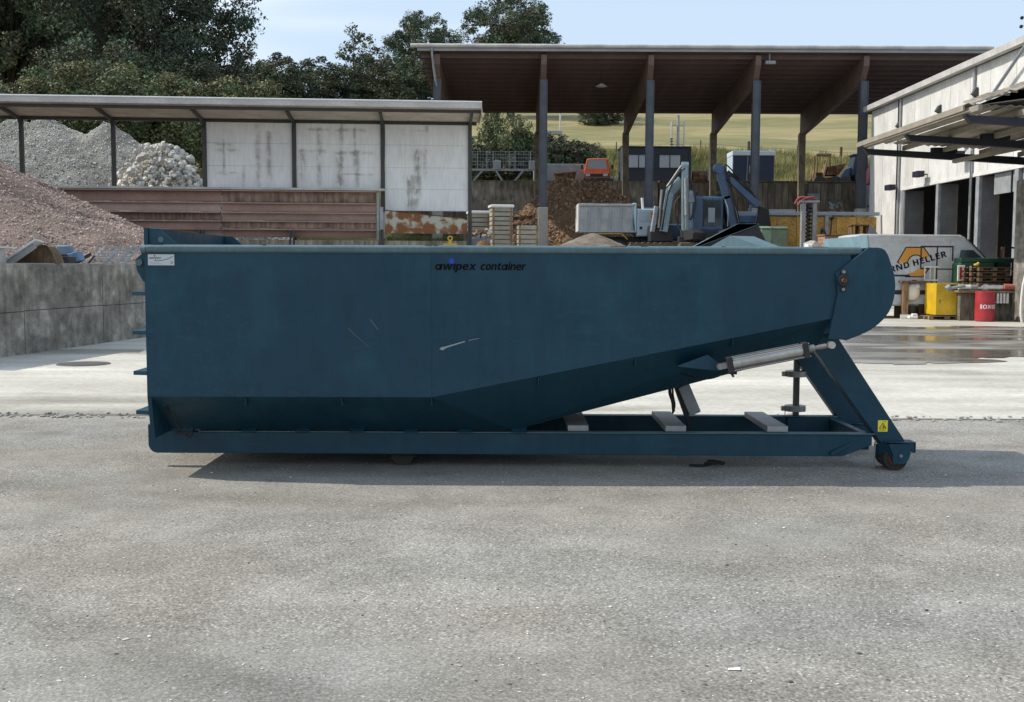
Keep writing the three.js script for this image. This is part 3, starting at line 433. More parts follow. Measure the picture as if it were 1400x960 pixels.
  const brg = part(F, 'bearing', [cyl([2.535, 1.545, 1.079], [2.535, 1.545, 1.11], 0.046, 0.042, 20), bx(2.515, 2.555, 1.46, 1.63, 1.079, 1.091, 0.006)], M.dark);
  part(brg, 'shaft_end', cyl([2.535, 1.545, 1.11], [2.535, 1.545, 1.135], 0.02, 0.018, 14), M.rustDark);
  for (const y of [1.612, 1.478]) part(brg, 'bolt', cyl([2.535, y, 1.09], [2.535, y, 1.104], 0.014, 0.014, 6), M.steel);
  part(F2, 'bearing', cyl([2.535, 1.545, -0.5], [2.535, 1.545, -0.53], 0.046, 0.042, 16), M.dark);
  // pneumatic cylinder, near and far
  for (const zc of [1.19, -0.66]) {
    const a = v3(1.655, 0.905, zc), b = v3(2.225, 1.018, zc), d = b.clone().sub(a).normalize(), pt = (t, up = 0) => [a.x + d.x * t - d.y * up, a.y + d.y * t + d.x * up, zc], Lg = a.distanceTo(b);
    const cy = part(C, 'lift_cylinder', [cyl(pt(0.02), pt(Lg - 0.02), 0.05, 0.05, 28)], M.alu);
    part(cy, 'tie_rod', [0.048, -0.048].flatMap((u) => [0.048, -0.048].map((w) => { const p = pt(-0.02, u), q = pt(Lg + 0.03, u); p[2] += w; q[2] += w; return cyl(p, q, 0.007, 0.007, 8); })), M.steel);
    for (const t of [0, Lg]) part(cy, 'end_cap', [beam(pt(t - 0.022), pt(t + 0.022), 0.118, 0.122, v3(0, 1, 0), 0.006)], M.dark);
    part(cy, 'clevis', [cyl([pt(-0.075)[0], pt(-0.075)[1], zc - 0.03], [pt(-0.075)[0], pt(-0.075)[1], zc + 0.03], 0.024, 0.024, 16), beam(pt(-0.075), pt(-0.02), 0.055, 0.045)], M.steel);
    part(cy, 'piston_rod', [cyl(pt(Lg + 0.02), pt(Lg + 0.075), 0.03, 0.03, 14), cyl(pt(Lg + 0.07), pt(Lg + 0.17), 0.016, 0.016, 12), cyl(pt(Lg + 0.1), pt(Lg + 0.165), 0.021, 0.021, 6)], M.steel);
    part(cy, 'rod_eye', [cyl([pt(Lg + 0.205)[0], pt(Lg + 0.205)[1], zc - 0.035], [pt(Lg + 0.205)[0], pt(Lg + 0.205)[1], zc + 0.03], 0.027, 0.027, 18)], M.alu);
    part(cy, 'port', [cyl(pt(0.0, -0.05), pt(0.015, -0.1), 0.011, 0.009, 8), cyl(pt(-0.015, -0.06), pt(0.045, -0.075), 0.012, 0.012, 8)], M.dark);
    const s = Math.sign(zc), zi = zc > 0 ? 1.13 : -0.62;
    part(C, 'cylinder_bracket', ext([[1.26, 0.885], [1.50, 0.975], [1.62, 0.885], [1.585, 0.85]], zi - 0.004, zi + 0.008, 0.001), M.blue);
    part(C, 'bracket_arm', slab([P(1.3, 0.83, zi - s * 0.42), P(1.55, 0.9, zi - s * 0.42), P(1.6, 0.89, zi), P(1.3, 0.89, zi)], [0, 0.006, 0]), M.blue);
  }
  part(C, 'air_hose', tube([[1.63, 0.84, 1.17], [1.56, 0.80, 1.12], [1.47, 0.775, 1.0], [1.38, 0.79, 0.85], [1.3, 0.80, 0.66]], 0.007, 20, 6), M.black);
  // control box slung under the hull
  const bx0 = part(C, 'control_box', [beam([1.455, 0.64, 0.2], [1.56, 0.40, 0.2], 0.12, 0.10, v3(1, 0.44, 0), 0.006)], M.grey);
  part(bx0, 'box_bracket', beam([1.385, 0.66, 0.2], [1.52, 0.30, 0.2], 0.10, 0.03, v3(1, 0.44, 0)), M.black);
  part(bx0, 'cable', [tube([[1.345, 0.67, 0.24], [1.34, 0.58, 0.25], [1.365, 0.5, 0.25], [1.375, 0.42, 0.24]], 0.014, 14, 6), tube([[1.365, 0.66, 0.22], [1.37, 0.55, 0.23], [1.385, 0.47, 0.23], [1.37, 0.40, 0.22]], 0.009, 14, 6)], M.black);
  // upright with two clamp rings on the far rail
  const up = part(C, 'hose_post', bx(2.565, 2.615, 0.30, 0.86, -0.475, -0.425, 0.004), M.post);
  for (const y of [0.655, 0.34]) part(up, 'clamp_ring', [cyl([2.58, y, -0.44], [2.58, y + 0.05, -0.44], 0.095, 0.095, 24), bx(2.455, 2.49, y + 0.002, y + 0.045, -0.46, -0.42, 0.004)], M.steel);
  part(up, 'wire', cyl([2.49, 0.3, -0.44], [2.49, 0.36, -0.44], 0.004, 0.004, 6), M.dark);
  // hoods over the filling opening
  const H1 = part(C, 'inner_hood', [slab([P(1.53, 1.77, -0.25), P(2.30, 1.77, -0.25), P(2.225, 1.90, -0.25), P(2.17, 2.013, -0.25), P(2.0, 2.013, -0.25)], [0, 0, -0.012])], mat([0.055, 0.05, 0.042], { map: rep(grungeT, 1.1), roughness: 0.8 }), 'dirty brown rear leaf of the opened hood');
  part(H1, 'hood_lip', slab([P(1.52, 1.775, -0.24), P(1.99, 2.018, -0.24), P(2.175, 2.018, -0.24), P(2.175, 2.022, -0.30), P(1.99, 2.022, -0.30), P(1.52, 1.779, -0.30)], [0, 0.006, 0]), M.blueOld);
  const hp = { a: [1.545, 1.76, 0.35], p: [1.816, 1.906, 0.27], q: [2.059, 1.907, 0.08], b: [2.335, 1.775, 0.3], m: [2.2, 1.765, 0.42], r: [1.7, 1.76, -0.2] }, tri = (...k) => slab(k.map((i) => hp[i]), [0, -0.006, -0.004]);
  part(C, 'front_hood', [tri('a', 'm', 'p'), tri('p', 'm', 'b', 'q'), tri('a', 'p', 'q', 'r')], M.blueOld);
  // cord hanging at the tail, load of rope
  part(C, 'cord', [tube([[-2.70, 0.56, 1.02], [-2.69, 0.5, 0.97], [-2.63, 0.38, 0.945], [-2.56, 0.315, 0.945]], 0.006, 20, 6), tube([[-2.70, 0.56, 1.02], [-2.63, 0.46, 0.965], [-2.56, 0.37, 0.945], [-2.52, 0.32, 0.945]], 0.004, 20, 5), cyl([-2.64, 0.325, 0.942], [-2.51, 0.325, 0.942], 0.012, 0.012, 8), new THREE.TorusGeometry(0.022, 0.008, 6, 12).translate(-2.54, 0.312, 0.945)], M.black);
  part(C, 'cord_cleat', [bx(-2.715, -2.685, 0.55, 0.575, 1.0, 1.035, 0.004)], M.dark);
  // scratches down to pale primer
  const sc = mat([0.26, 0.29, 0.30], { roughness: 0.7 }), flat = (pts) => slab(pts.map((p) => P(p[0], p[1], (zN(p[0]) + 0.0005))), [0, 0, 0.0012]);
  part(C, 'scratch', [flat([[-0.555, 1.01], [-0.53, 1.0], [-0.50, 1.02], [-0.36, 1.065], [-0.36, 1.073], [-0.51, 1.03], [-0.54, 1.025]]), flat([[-0.33, 1.075], [-0.25, 1.092], [-0.25, 1.095], [-0.33, 1.079]])], sc);
  part(C, 'scratch', [flat([[-1.09, 1.02], [-1.086, 1.018], [-1.25, 1.165], [-1.254, 1.163]]), flat([[-1.03, 1.16], [-1.02, 1.155], [-1.08, 1.235], [-1.085, 1.235]])], mat([0.10, 0.15, 0.18], { roughness: 0.7 }));
  // lettering
  const ringA = (s) => { const sh = new THREE.Shape(); sh.absellipse(0.42 * s, 0.42 * s, 0.42 * s, 0.44 * s, 0, Math.PI * 2, false); const h = new THREE.Path(); h.absellipse(0.40 * s, 0.42 * s, 0.20 * s, 0.23 * s, 0, Math.PI * 2, true); sh.holes.push(h); return [new THREE.ExtrudeGeometry(sh, { depth: 0.003, bevelEnabled: false, curveSegments: 10 }), bx(0.66 * s, 0.90 * s, -0.02 * s, 0.86 * s, 0, 0.003)]; };
  const bbx = text('x', 1); bbx.computeBoundingBox(); const S = 0.044 / bbx.boundingBox.max.y, xh = 0.044 / 0.86;
  function word(str, width, x, y, z, slant) { let cur = 0; const gs = []; for (const ch of str) { let g = ch === 'a' ? join(ringA(xh)) : ch === '1' ? join(bx(0, 0.25 * xh, 0, 0.86 * xh, 0, 0.003)) : prep(text(ch, S)); g.computeBoundingBox(); const bb = g.boundingBox; g = g.clone().translate(cur - bb.min.x, 0, 0); UVDONE.add(g); cur += bb.max.x - bb.min.x + 0.10 * xh; gs.push(g); } const g = join(gs), k = width / cur; g.applyMatrix4(new THREE.Matrix4().set(k, slant, 0, x, 0, 1, 0, y, 0, 0, 1, z, 0, 0, 0, 1)); return g; }
  const zL = (x) => zN(x) + 0.001, tilt = -Math.atan(0.1 / 3.2);
  const turn = (g, x) => g.translate(-x, 0, -zL(x)).rotateY(-tilt).translate(x, 0, zL(x));
  part(C, 'lettering', turn(word('aw1pex', 0.315, -0.592, 1.615, zL(-0.592), 0.22), -0.592), M.ink, 'black italic lettering under the rim');
  part(C, 'lettering', turn(word('container', 0.345, -0.246, 1.615, zL(-0.246), 0.22), -0.246), M.ink, 'black italic lettering under the rim');
  part(C, 'blue_dot', cyl([-0.462, 1.682, zL(-0.46) - 0.001], [-0.462, 1.682, zL(-0.46) + 0.002], 0.021, 0.021, 18), mat([0.02, 0.06, 0.42]));
  const cv = document.createElement('canvas'); cv.width = 256; cv.height = 108; const cx = cv.getContext('2d'); cx.fillStyle = '#b9bcbd'; cx.fillRect(0, 0, 256, 108); cx.fillStyle = '#1c2224'; cx.font = 'bold 34px sans-serif'; cx.transform(1, 0, -0.2, 1, 0, 0); cx.fillText('awipex', 18, 46); cx.setTransform(1, 0, 0, 1, 0, 0); cx.beginPath(); cx.arc(64, 14, 7, 0, 7); cx.fill(); cx.strokeStyle = '#3b4145'; cx.lineWidth = 6; cx.beginPath(); cx.moveTo(62, 62); cx.quadraticCurveTo(160, 68, 244, 20); cx.stroke(); cx.fillStyle = '#8d9092'; for (let k = 0; k < 3; k++) cx.fillRect(18, 76 + k * 9, 92 + k * 12, 3); cx.fillRect(220, 68, 24, 26);
  const ct = new THREE.CanvasTexture(cv); ct.colorSpace = THREE.SRGBColorSpace;
  const pl = (w, h) => { const g = new THREE.PlaneGeometry(w, h).toNonIndexed(); UVDONE.add(g); return g; };
  const lab = part(C, 'maker_label', pl(0.2, 0.083).translate(-2.668, 1.681, 1.1525), new THREE.MeshStandardMaterial({ map: ct, roughness: 0.5 }), 'white maker label in the upper corner');
  const cw = document.createElement('canvas'); cw.width = 128; cw.height = 150; const w2 = cw.getContext('2d'); w2.fillStyle = '#e6d63a'; w2.fillRect(0, 0, 128, 150); w2.strokeStyle = '#4a3f08'; w2.lineWidth = 9; w2.lineJoin = 'round'; w2.beginPath(); w2.moveTo(64, 36); w2.lineTo(108, 104); w2.lineTo(20, 104); w2.closePath(); w2.stroke(); w2.fillStyle = '#4a3f08'; w2.beginPath(); w2.moveTo(58, 62); w2.lineTo(70, 62); w2.lineTo(92, 98); w2.lineTo(66, 98); w2.closePath(); w2.fill(); w2.fillRect(16, 122, 96, 5); w2.fillRect(16, 132, 80, 4); w2.fillRect(66, 12, 40, 6);
  const wt = new THREE.CanvasTexture(cw); wt.colorSpace = THREE.SRGBColorSpace;
  part(C, 'warning_label', pl(0.08, 0.093).translate(3.022, 0.36, 0.6415), new THREE.MeshStandardMaterial({ map: wt, roughness: 0.5 }), 'yellow warning triangle label on the front leg');
  // tangle of cord on the ground beside the rail
  reseed(3); const k = []; for (let i = 0; i < 14; i++) k.push([1.62 + (i % 5) * 0.03 + rr(-0.03, 0.03), 0.014 + rr(0, 0.045), -9.13 + rr(-0.03, 0.04)]); k.unshift([1.47, 0.01, -9.12], [1.56, 0.012, -9.1]);
  solo('cord_tangle', tube(k, 0.011, 90, 6), M.black, 'tangled black cord lying on the asphalt beside the skid rail', 'cord');
}
// ---------------------------------------------------------------- left: wall, piles, bays
const STONE = prep((() => { const g = new THREE.IcosahedronGeometry(1, 0); return g; })());
function heap(name, label, category, pos, [rx, rz, h], m, seed, { rough = 0.12, flat = 0, n = 70, peaks, fine = 0.05, stones } = {}) {
  const g = [], idx = [], uv = []; const pk = peaks ?? [[0, 0, 1]];
  for (let j = 0; j <= n; j++) for (let i = 0; i <= n; i++) {
    const u = i / n * 2 - 1, w = j / n * 2 - 1; let y = -1;
    for (const [px, pz, ph, k = 1] of pk) y = Math.max(y, ph * (1 - Math.hypot((u - px) / k, (w - pz) / k)));
    if (flat) y = Math.min(y, flat - 0.02 * Math.max(0, y - flat));
    const e = sstep(-0.15, 0.25, y); y = (y < -0.03 ? Math.max(-0.22, y * 6 + 0.15) : y) * h;
    y += e * h * rough * (fbm(u * 0.4 + 0.5, w * 0.4 + 0.5, 8, 4, seed) - 0.5) + e * fine * (hash2(i, j, seed) - 0.5);
    g.push(u * rx, y, w * rz); uv.push(u * rx, w * rz - y * 1.3);
  }
  for (let j = 0; j < n; j++) for (let i = 0; i < n; i++) { const a = j * (n + 1) + i; idx.push(a, a + n + 1, a + 1, a + 1, a + n + 1, a + n + 2); }
  const b = new THREE.BufferGeometry(); b.setAttribute('position', new THREE.Float32BufferAttribute(g, 3)); b.setAttribute('uv', new THREE.Float32BufferAttribute(uv, 2)); b.setIndex(idx); b.computeVertexNormals();
  const q = b.toNonIndexed(); UVDONE.add(q); const o = solo(name, q, m, label, category, pos);
  if (stones) {                                          // loose stones lying over the slope
    reseed(seed); const [cnt, r0, r1, sm] = stones, p = q.attributes.position, im = shadow(new THREE.InstancedMesh(STONE, sm, cnt)), m4 = new THREE.Matrix4(), qq = new THREE.Quaternion(), c = new THREE.Color(), a = v3(), e = v3(), d = v3(), eu = new THREE.Euler();
    for (let k = 0; k < cnt; k++) { let t = 0; do { t = Math.floor(rnd() * p.count / 3) * 3; a.fromBufferAttribute(p, t); } while (a.y < 0.02 * h); e.fromBufferAttribute(p, t + 1); d.fromBufferAttribute(p, t + 2); const w = rnd(); a.lerp(e, rnd()).lerp(d, w * 0.7); const s = lerp(r0, r1, Math.pow(rnd(), 3)); a.y += s * 0.25; m4.compose(a, qq.setFromEuler(eu.set(rr(0, 6), rr(0, 6), rr(0, 6))), d.set(s * rr(0.7, 1.4), s, s * rr(0.7, 1.2))); im.setMatrixAt(k, m4); const g = rr(0.6, 1.35); im.setColorAt(k, c.setRGB(g * rr(0.95, 1.06), g, g * rr(0.92, 1.02))); }
    im.name = 'loose_stones'; im.userData = { kind: 'stuff' }; o.add(im);
  }
  return o;
}
const ROCKS = []; { reseed(61); for (let v = 0; v < 5; v++) { const g = new THREE.DodecahedronGeometry(1, 0), p = g.attributes.position; for (let i = 0; i < p.count; i++) { const x = p.getX(i), y = p.getY(i), z = p.getZ(i), k = 0.72 + 0.5 * pn(x * 1.7 + 9 + v * 3, y * 1.7 + z * 1.3 + 9, 64, 500 + v); p.setXYZ(i, x * k * 1.15, y * k * 0.8, z * k); } g.computeVertexNormals(); ROCKS.push(prep(g)); } }
function rock(parent, name, x, y, z, r, m) { const o = shadow(new THREE.Mesh(ROCKS[Math.floor(rnd() * 5)], m)); o.name = name; o.position.set(x, y, z); o.rotation.set(rr(0, 6), rr(0, 6), rr(0, 6)); o.scale.set(r * rr(0.8, 1.3), r, r * rr(0.8, 1.2)); parent.add(o); return o; }
{
  // concrete retaining wall running away from the camera; cast in panels
  const W = thing('concrete_wall', 'long stained concrete wall running back along the left edge', 'wall', [-8.52, 0, -22.3], -Math.atan2(0.65, 5.55));
  let z = 5.2, i = 0; reseed(14);
  while (z > -13) { const L = 2.95, h0 = 0.78 + 0.01 * (i % 2); part(W, 'wall_panel', bx(-0.42, 0 + 0.004 * (i % 3), 0, h0, z - L, z - 0.012, 0.008), M.wallConc); part(W, 'wall_panel', bx(-0.41, 0.006 * ((i + 1) % 2), h0 + 0.008, 1.64, z - L, z - 0.012, 0.01), M.wallConc); z -= L; i++; }
  part(W, 'wall_coping', bx(-0.43, -0.02, 1.641, 1.655, -13, 5.2), M.conc);
  struct('bay_ground', bx(-40, -10.2, 0, 1.2, -46.5, -18), M.concWarm);
  // scrap lying along the wall top
  const at = (d, off) => [-8.52 - 0.117 * (22.3 - d) - 0.2 - off, 1.655, -d];
  const s1 = thing('scrap_board', 'long white board leaning up to the right on the wall, at the far left', 'board', at(20.9, 0.3)); part(s1, 'board', beam([-0.30, -0.02, 0], [0.32, 0.42, -0.1], 0.5, 0.035, v3(-0.6, 0.8, 0)), M.white); part(s1, 'board_edge', beam([-0.22, -0.05, 0.16], [0.30, 0.33, 0.08], 0.05, 0.12, v3(-0.6, 0.8, 0)), M.grey);
  solo('appliance_shell', [bx(-0.35, -0.06, 0, 0.26, -0.3, 0, 0.01), bx(-0.15, -0.09, 0, 0.34, 0.02, 0.08), bx(-0.34, 0.1, 0.27, 0.30, -0.4, 0.04)], M.white, 'pale appliance panel at the left frame edge on the wall', 'scrap', at(20.3, 0.3));
  const bt = []; for (let k = 0; k < 9; k++) bt.push([-0.45 + k * 0.11, 0.03 + 0.25 * sstep(0, 6, k) * (0.8 + 0.4 * pn(k * 0.9, 1, 64, 4)) - (k > 7 ? 0.1 : 0), 0.02 * (k % 2)]);
  solo('brown_tarp', [slab([...bt.map((p) => [p[0], p[1], 0.1]), [0.5, -0.02, 0.1], [-0.45, -0.02, 0.1]], [0, 0, -0.4]), tube(bt.map((p) => [p[0], p[1] + 0.01, 0.11]), 0.02, 20, 6)], mat([0.24, 0.165, 0.10], { map: rep(woodT, 0.7), roughness: 0.9 }), 'crumpled brown tarp on the wall beside the white board', 'tarp', at(21.3, 0.3));
  solo('timber_block', [bx(-0.06, 0.06, -0.01, 0.3, -0.1, 0.1, 0.006), bx(-0.1, 0.0, -0.01, 0.22, -0.35, -0.12)], M.timber, 'tan timber offcut behind the brown tarp', 'timber', at(21.8, 0.35));
  solo('blue_tub', [bx(-0.13, 0.13, -0.01, 0.22, -0.16, 0.16, 0.04)], mat([0.20, 0.27, 0.34], { map: rep(grungeT, 0.5) }), 'upturned grey blue tub, the upper one of two on the wall', 'tub', [at(22.9, 0.5)[0], 1.80, -22.9]);
  solo('blue_crate', [beam([-0.16, 0.05, 0], [0.16, 0.15, 0], 0.32, 0.2, v3(0, 1, 0), 0.02)], mat([0.16, 0.26, 0.42], { map: rep(grungeT, 0.5) }), 'tilted light blue crate, the lower one beside the tub on the wall', 'crate', at(22.8, 0.28));
  solo('dark_grate', [bx(-0.35, 0.3, -0.01, 0.13, -0.2, 0.2, 0.01), bx(-0.3, 0.1, 0.13, 0.18, -0.3, 0.1, 0.01)], M.dark, 'dark flat steel box on the wall between tarp and blue crate', 'scrap', at(22.2, 0.3));
  solo('steel_offcut', [beam([-0.2, 0, 0], [0.1, 0.2, -0.1], 0.2, 0.03, v3(-0.5, 0.8, 0)), beam([0.1, 0.0, 0.1], [0.2, 0.16, 0.0], 0.04, 0.04)], M.dark, 'bent dark steel offcut right of the blue crate', 'scrap', at(23.3, 0.3));
  const rk = thing('slatted_rack', 'leaning grey slatted metal rack on the wall near the container', 'rack', at(24.4, 0.2)); for (const dx of [-0.36, 0.0, 0.26, 0.42]) part(rk, 'rack_rail', beam([dx - 0.24, -0.02, 0], [dx + 0.08, 0.36, -0.2], 0.05, 0.05, v3(-0.6, 0.8, 0)), dx < -0.3 ? M.white : M.grey); for (let k = 0; k < 6; k++) part(rk, 'slat', beam([-0.57 + k * 0.055, 0.04 + k * 0.06, -0.02 - 0.03 * k], [0.22 + k * 0.05, 0.04 + k * 0.06, -0.04 - 0.03 * k], 0.05, 0.025, v3(-0.6, 0.8, 0)), M.slate);
}
{
  // reddish gravel between wall and bays
  heap('red_gravel_pile', 'large reddish gravel heap behind the concrete wall on the left', 'gravel heap', [-20.9, 1.1, -35], [12.4, 10.5, 6.1], M.gravelRed, 401, { rough: 0.16, n: 120, fine: 0.09, peaks: [[0, 0, 1], [0.35, 0.1, 0.52, 0.85]], stones: [42000, 0.014, 0.05, mat([0.40, 0.30, 0.265], { roughness: 0.95 })] });
  heap('grey_gravel_pile', 'long pale grey gravel heap behind the open shelter bays', 'gravel heap', [-20.5, 2.3, -51.5], [13.2, 6.5, 6.5], M.gravelGrey, 411, { rough: 0.15, n: 120, fine: 0.12, stones: [42000, 0.014, 0.05, mat([0.50, 0.49, 0.46], { roughness: 0.95 })], peaks: [[-0.62, 0, 0.99, 1], [-0.30, 0.05, 0.92, 0.9], [-0.06, 0, 0.89, 0.9], [0.16, 0.05, 0.84, 0.7], [-0.46, 0, 0.94, 0.9], [-0.18, 0, 0.9, 0.9], [-0.9, 0, 0.98, 0.9]] });
  reseed(71);
  const R = thing('rock_pile', 'heap of broken white rocks beside the grey gravel', 'rock heap', [-15.4, 2.0, -49.4]);
  const rm = [mat([0.62, 0.585, 0.52], { map: rep(grungeT, 1.3) }), mat([0.52, 0.48, 0.42], { map: rep(grungeT, 1.1) }), mat([0.66, 0.63, 0.58], { map: rep(grungeT, 1.7) })];
  const core = heap('rock_pile_core', '', '', [0, 0, 0], [4.4, 3.6, 5.3], M.gravelGrey, 421, { n: 40, rough: 0.06, flat: 0.9, stones: [5200, 0.05, 0.16, mat([0.58, 0.545, 0.48], { roughness: 0.95 })] }); scene.remove(core); core.name = 'rubble_core'; core.userData = {}; used.delete('rock_pile_core'); R.add(core);
  for (let n = 0, q = 0; n < 285 && q < 3000; q++) { const a = rr(0, 6.28), t = Math.sqrt(rnd()), x = Math.cos(a) * t, z = Math.sin(a) * t; if (z < -0.25) continue; const y = 5.4 * Math.min(0.86, 1.08 - 1.1 * Math.hypot(x, z)); rock(R, 'rock', x * 4.4, Math.max(0.1, y + 0.12), z * 3.6 + 0.15, rr(0.08, 0.15) * (rnd() < 0.14 ? 1.7 : 1), rm[n % 3]); n++; }

  // open shelter: posts, brackets, mono-pitch roof, white sheeted wall, brown sheet beams
  const S = thing('bay_shelter', 'long open shelter with pale roof and white sheeted wall above gravel bays', 'shelter', [-1.72, 0, -45.6], 0.073), sp = 3.52;
  for (let k = 0; k < 8; k++) {
    const x = -k * sp - (k ? 0 : 0.02);
    const p = part(S, 'post', bx(x - 0.075, x + 0.075, 0.9, 7.34, 0.0, 0.18, 0.01), M.post);
    part(p, 'roof_bracket', [beam([x, 7.1, 0.12], [x, 7.30, 0.3], 0.11, 0.14), beam([x, 7.29, 0.28], [x, 7.47, 2.35], 0.1, 0.13)], M.post);
  }
  const roof = part(S, 'roof', slab([[0.32, 7.57, 2.75], [-25.6, 7.57, 2.75], [-25.6, 7.395, -0.15], [0.32, 7.395, -0.15]], [0, 0.05, 0]), M.shelterRoof);
  part(roof, 'fascia', [bx(-25.6, 0.34, 7.58, 7.77, 2.76, 2.82, 0.01)], M.fascia); part(roof, 'gutter_pipe', cyl([-25.6, 7.80, 2.79], [0.34, 7.80, 2.79], 0.05, 0.05, 10), M.white);
  part(roof, 'purlin', [bx(-25.6, 0.3, 7.44, 7.535, 2.4, 2.5)], M.post); part(roof, 'eaves_beam', bx(-25.6, 0.25, 7.285, 7.39, -0.10, 0.10), M.post);
  part(roof, 'end_board', bx(0.325, 0.36, 7.30, 7.62, 0.0, 2.7), M.shelterRoof);
  for (let k = 1; k < 22; k++) part(roof, 'sheet_joint', beam([-k * 1.18, 7.396, -0.1], [-k * 1.18, 7.566, 2.7], 0.012, 0.012), M.fascia);
  reseed(18);
  const rows = [[7.27, 6.46], [6.455, 5.56], [5.555, 4.70]], bays = [[0, 1], [1, 2], [2, 3]];
  for (const [a] of bays) {
    const x1 = -a * sp - 0.085, x0 = -(a + 1) * sp + 0.085, rws = a === 0 ? [...rows, [4.695, 3.83]] : rows;
    rws.forEach(([t, b], r) => { const g = prep(bx(x0, x1, b, t, 0.02 + 0.004 * (r % 2), 0.07 + 0.004 * (r % 2), 0.008)), q = g.attributes.uv, p = g.attributes.position; for (let i = 0; i < q.count; i++) q.setXY(i, (p.getX(i) - x0) / (x1 - x0), (p.getY(i) - 3.81) / 3.47); part(S, 'wall_panel', g, M.whitePanel[a]); });
  }
  const B = thing('sheet_pile_barrier', 'stack of brown ribbed steel sheet piles under the white wall', 'barrier', [-1.72, 0, -45.2], 0.073);
  const by = [2.72, 3.06, 3.38, 3.72, 4.10, 4.58];
  for (let r = 0; r < 5; r++) for (let k = 0; k < 3; k++) {
    const x1 = -3.75 - k * 6.1, x0 = x1 - 6.06, y0 = by[r], y1 = by[r + 1] - 0.01, m = M.brownSteel[(r + k * 2) % 3], web = r % 2 ? 0.12 : 0.0;
    const p = part(B, 'sheet_pile', [bx(x0, x1, y0 + 0.05, y1 - 0.05, web - 0.1, web), slab([[x0, y1 - 0.05, web], [x1, y1 - 0.05, web], [x1, y1, 0.2], [x0, y1, 0.2]], [0, 0.004, -0.1]), slab([[x0, y0, 0.2], [x1, y0, 0.2], [x1, y0 + 0.05, web], [x0, y0 + 0.05, web]], [0, 0.004, -0.1])], m);
    part(p, 'pile_lock', bx(x0, x1, y1 - 0.045, y1 - 0.005, 0.18, 0.24, 0.008), M.brownSteel[2]);
  }
  part(B, 'top_channel', bx(-22, -3.4, 4.59, 4.68, -0.1, 0.22, 0.01), M.fascia);
  part(B, 'end_post', [bx(-3.72, -3.62, 2.2, 4.5, -0.05, 0.2, 0.01), bx(-3.6, -3.46, 3.05, 3.95, 0.1, 0.25, 0.01)], M.galv);
  const lw = thing('low_concrete_wall', 'low pale concrete wall below the brown sheet piles', 'wall', [-1.72, 0, -45.0], 0.073); for (let k = 0; k < 6; k++) part(lw, 'wall_block', bx(-3.52 * (k + 1) + 0.1, -3.52 * k - 0.1, 0.9, 2.62, -0.3, 0.1, 0.015), M.concWarm); for (let k = 0; k < 6; k++) part(lw, 'pilaster', [bx(-3.52 * k - 0.09, -3.52 * k - 0.03, 0.9, 3.0, 0.02, 0.2), bx(-3.52 * k + 0.03, -3.52 * k + 0.09, 0.9, 3.0, 0.02, 0.2)], M.post);
  // rusty plate and moss, last bay
  const rp = thing('rusty_steel_plate', 'rusty grey steel plate wedged in the last shelter bay', 'plate', [-1.72, 0, -45.25], 0.073);
  part(rp, 'plate', slab([[-3.40, 2.92, 0.2], [-0.12, 2.90, 0.2], [-0.12, 3.5, 0.2], [-1.6, 3.62, 0.2], [-2.6, 3.77, 0.2], [-3.40, 3.82, 0.2]], [0, 0, -0.05]), M.rust); part(rp, 'plate_rim', beam([-3.40, 3.83, 0.2], [-0.12, 3.51, 0.2], 0.06, 0.03), M.rustDark); part(rp, 'frame', [bx(-3.46, -3.41, 2.7, 3.74, 0.1, 0.24)], M.galv);
  reseed(23); const ms = []; for (let i = 0; i < 520; i++) { const x = rnd() < 0.5 ? rr(-3.3, -0.3) : (rnd() < 0.5 ? -2 : -0.7) + rr(-0.4, 0.4), h = rr(0.06, 0.2); ms.push(slab([[x, 2.62, 0.06], [x + 0.05, 2.62, 0.1], [x + rr(-0.08, 0.08), 2.62 + h, 0.1 + rr(-0.05, 0.1)]], [0.004, 0, 0.004])); }
  const mo = solo('wall_weeds', ms, mat([0.10, 0.12, 0.035]), 'low weeds growing on the wall below the rusty plate', 'weeds', [-1.72, 0, -45.0], 0.073); mo.userData.kind = 'stuff';
  solo('lifting_hook', [bx(-0.32, 0.32, 2.0, 2.42, -0.08, 0.08), bx(-0.28, 0.28, 2.42, 2.50, -0.06, 0.06, 0.02), bx(-0.06, 0.06, 2.49, 2.62, -0.03, 0.03), new THREE.TorusGeometry(0.08, 0.03, 8, 18).translate(0, 2.70, 0)], M.yellowDull, 'yellow steel lifting eye standing before the rusty plate', 'lifting eye', [-2.45, 0, -44]);
  // grey pole behind the bays
  solo('lamp_pole', [cyl([0, 0, 0], [0, 11.1, 0], 0.12, 0.10, 12), cyl([0, 11.1, 0], [0, 11.25, 0], 0.05, 0.05, 8)], M.galv, 'plain grey metal pole rising behind the gravel shelter', 'pole', [-23.35, 0, -57]);
}
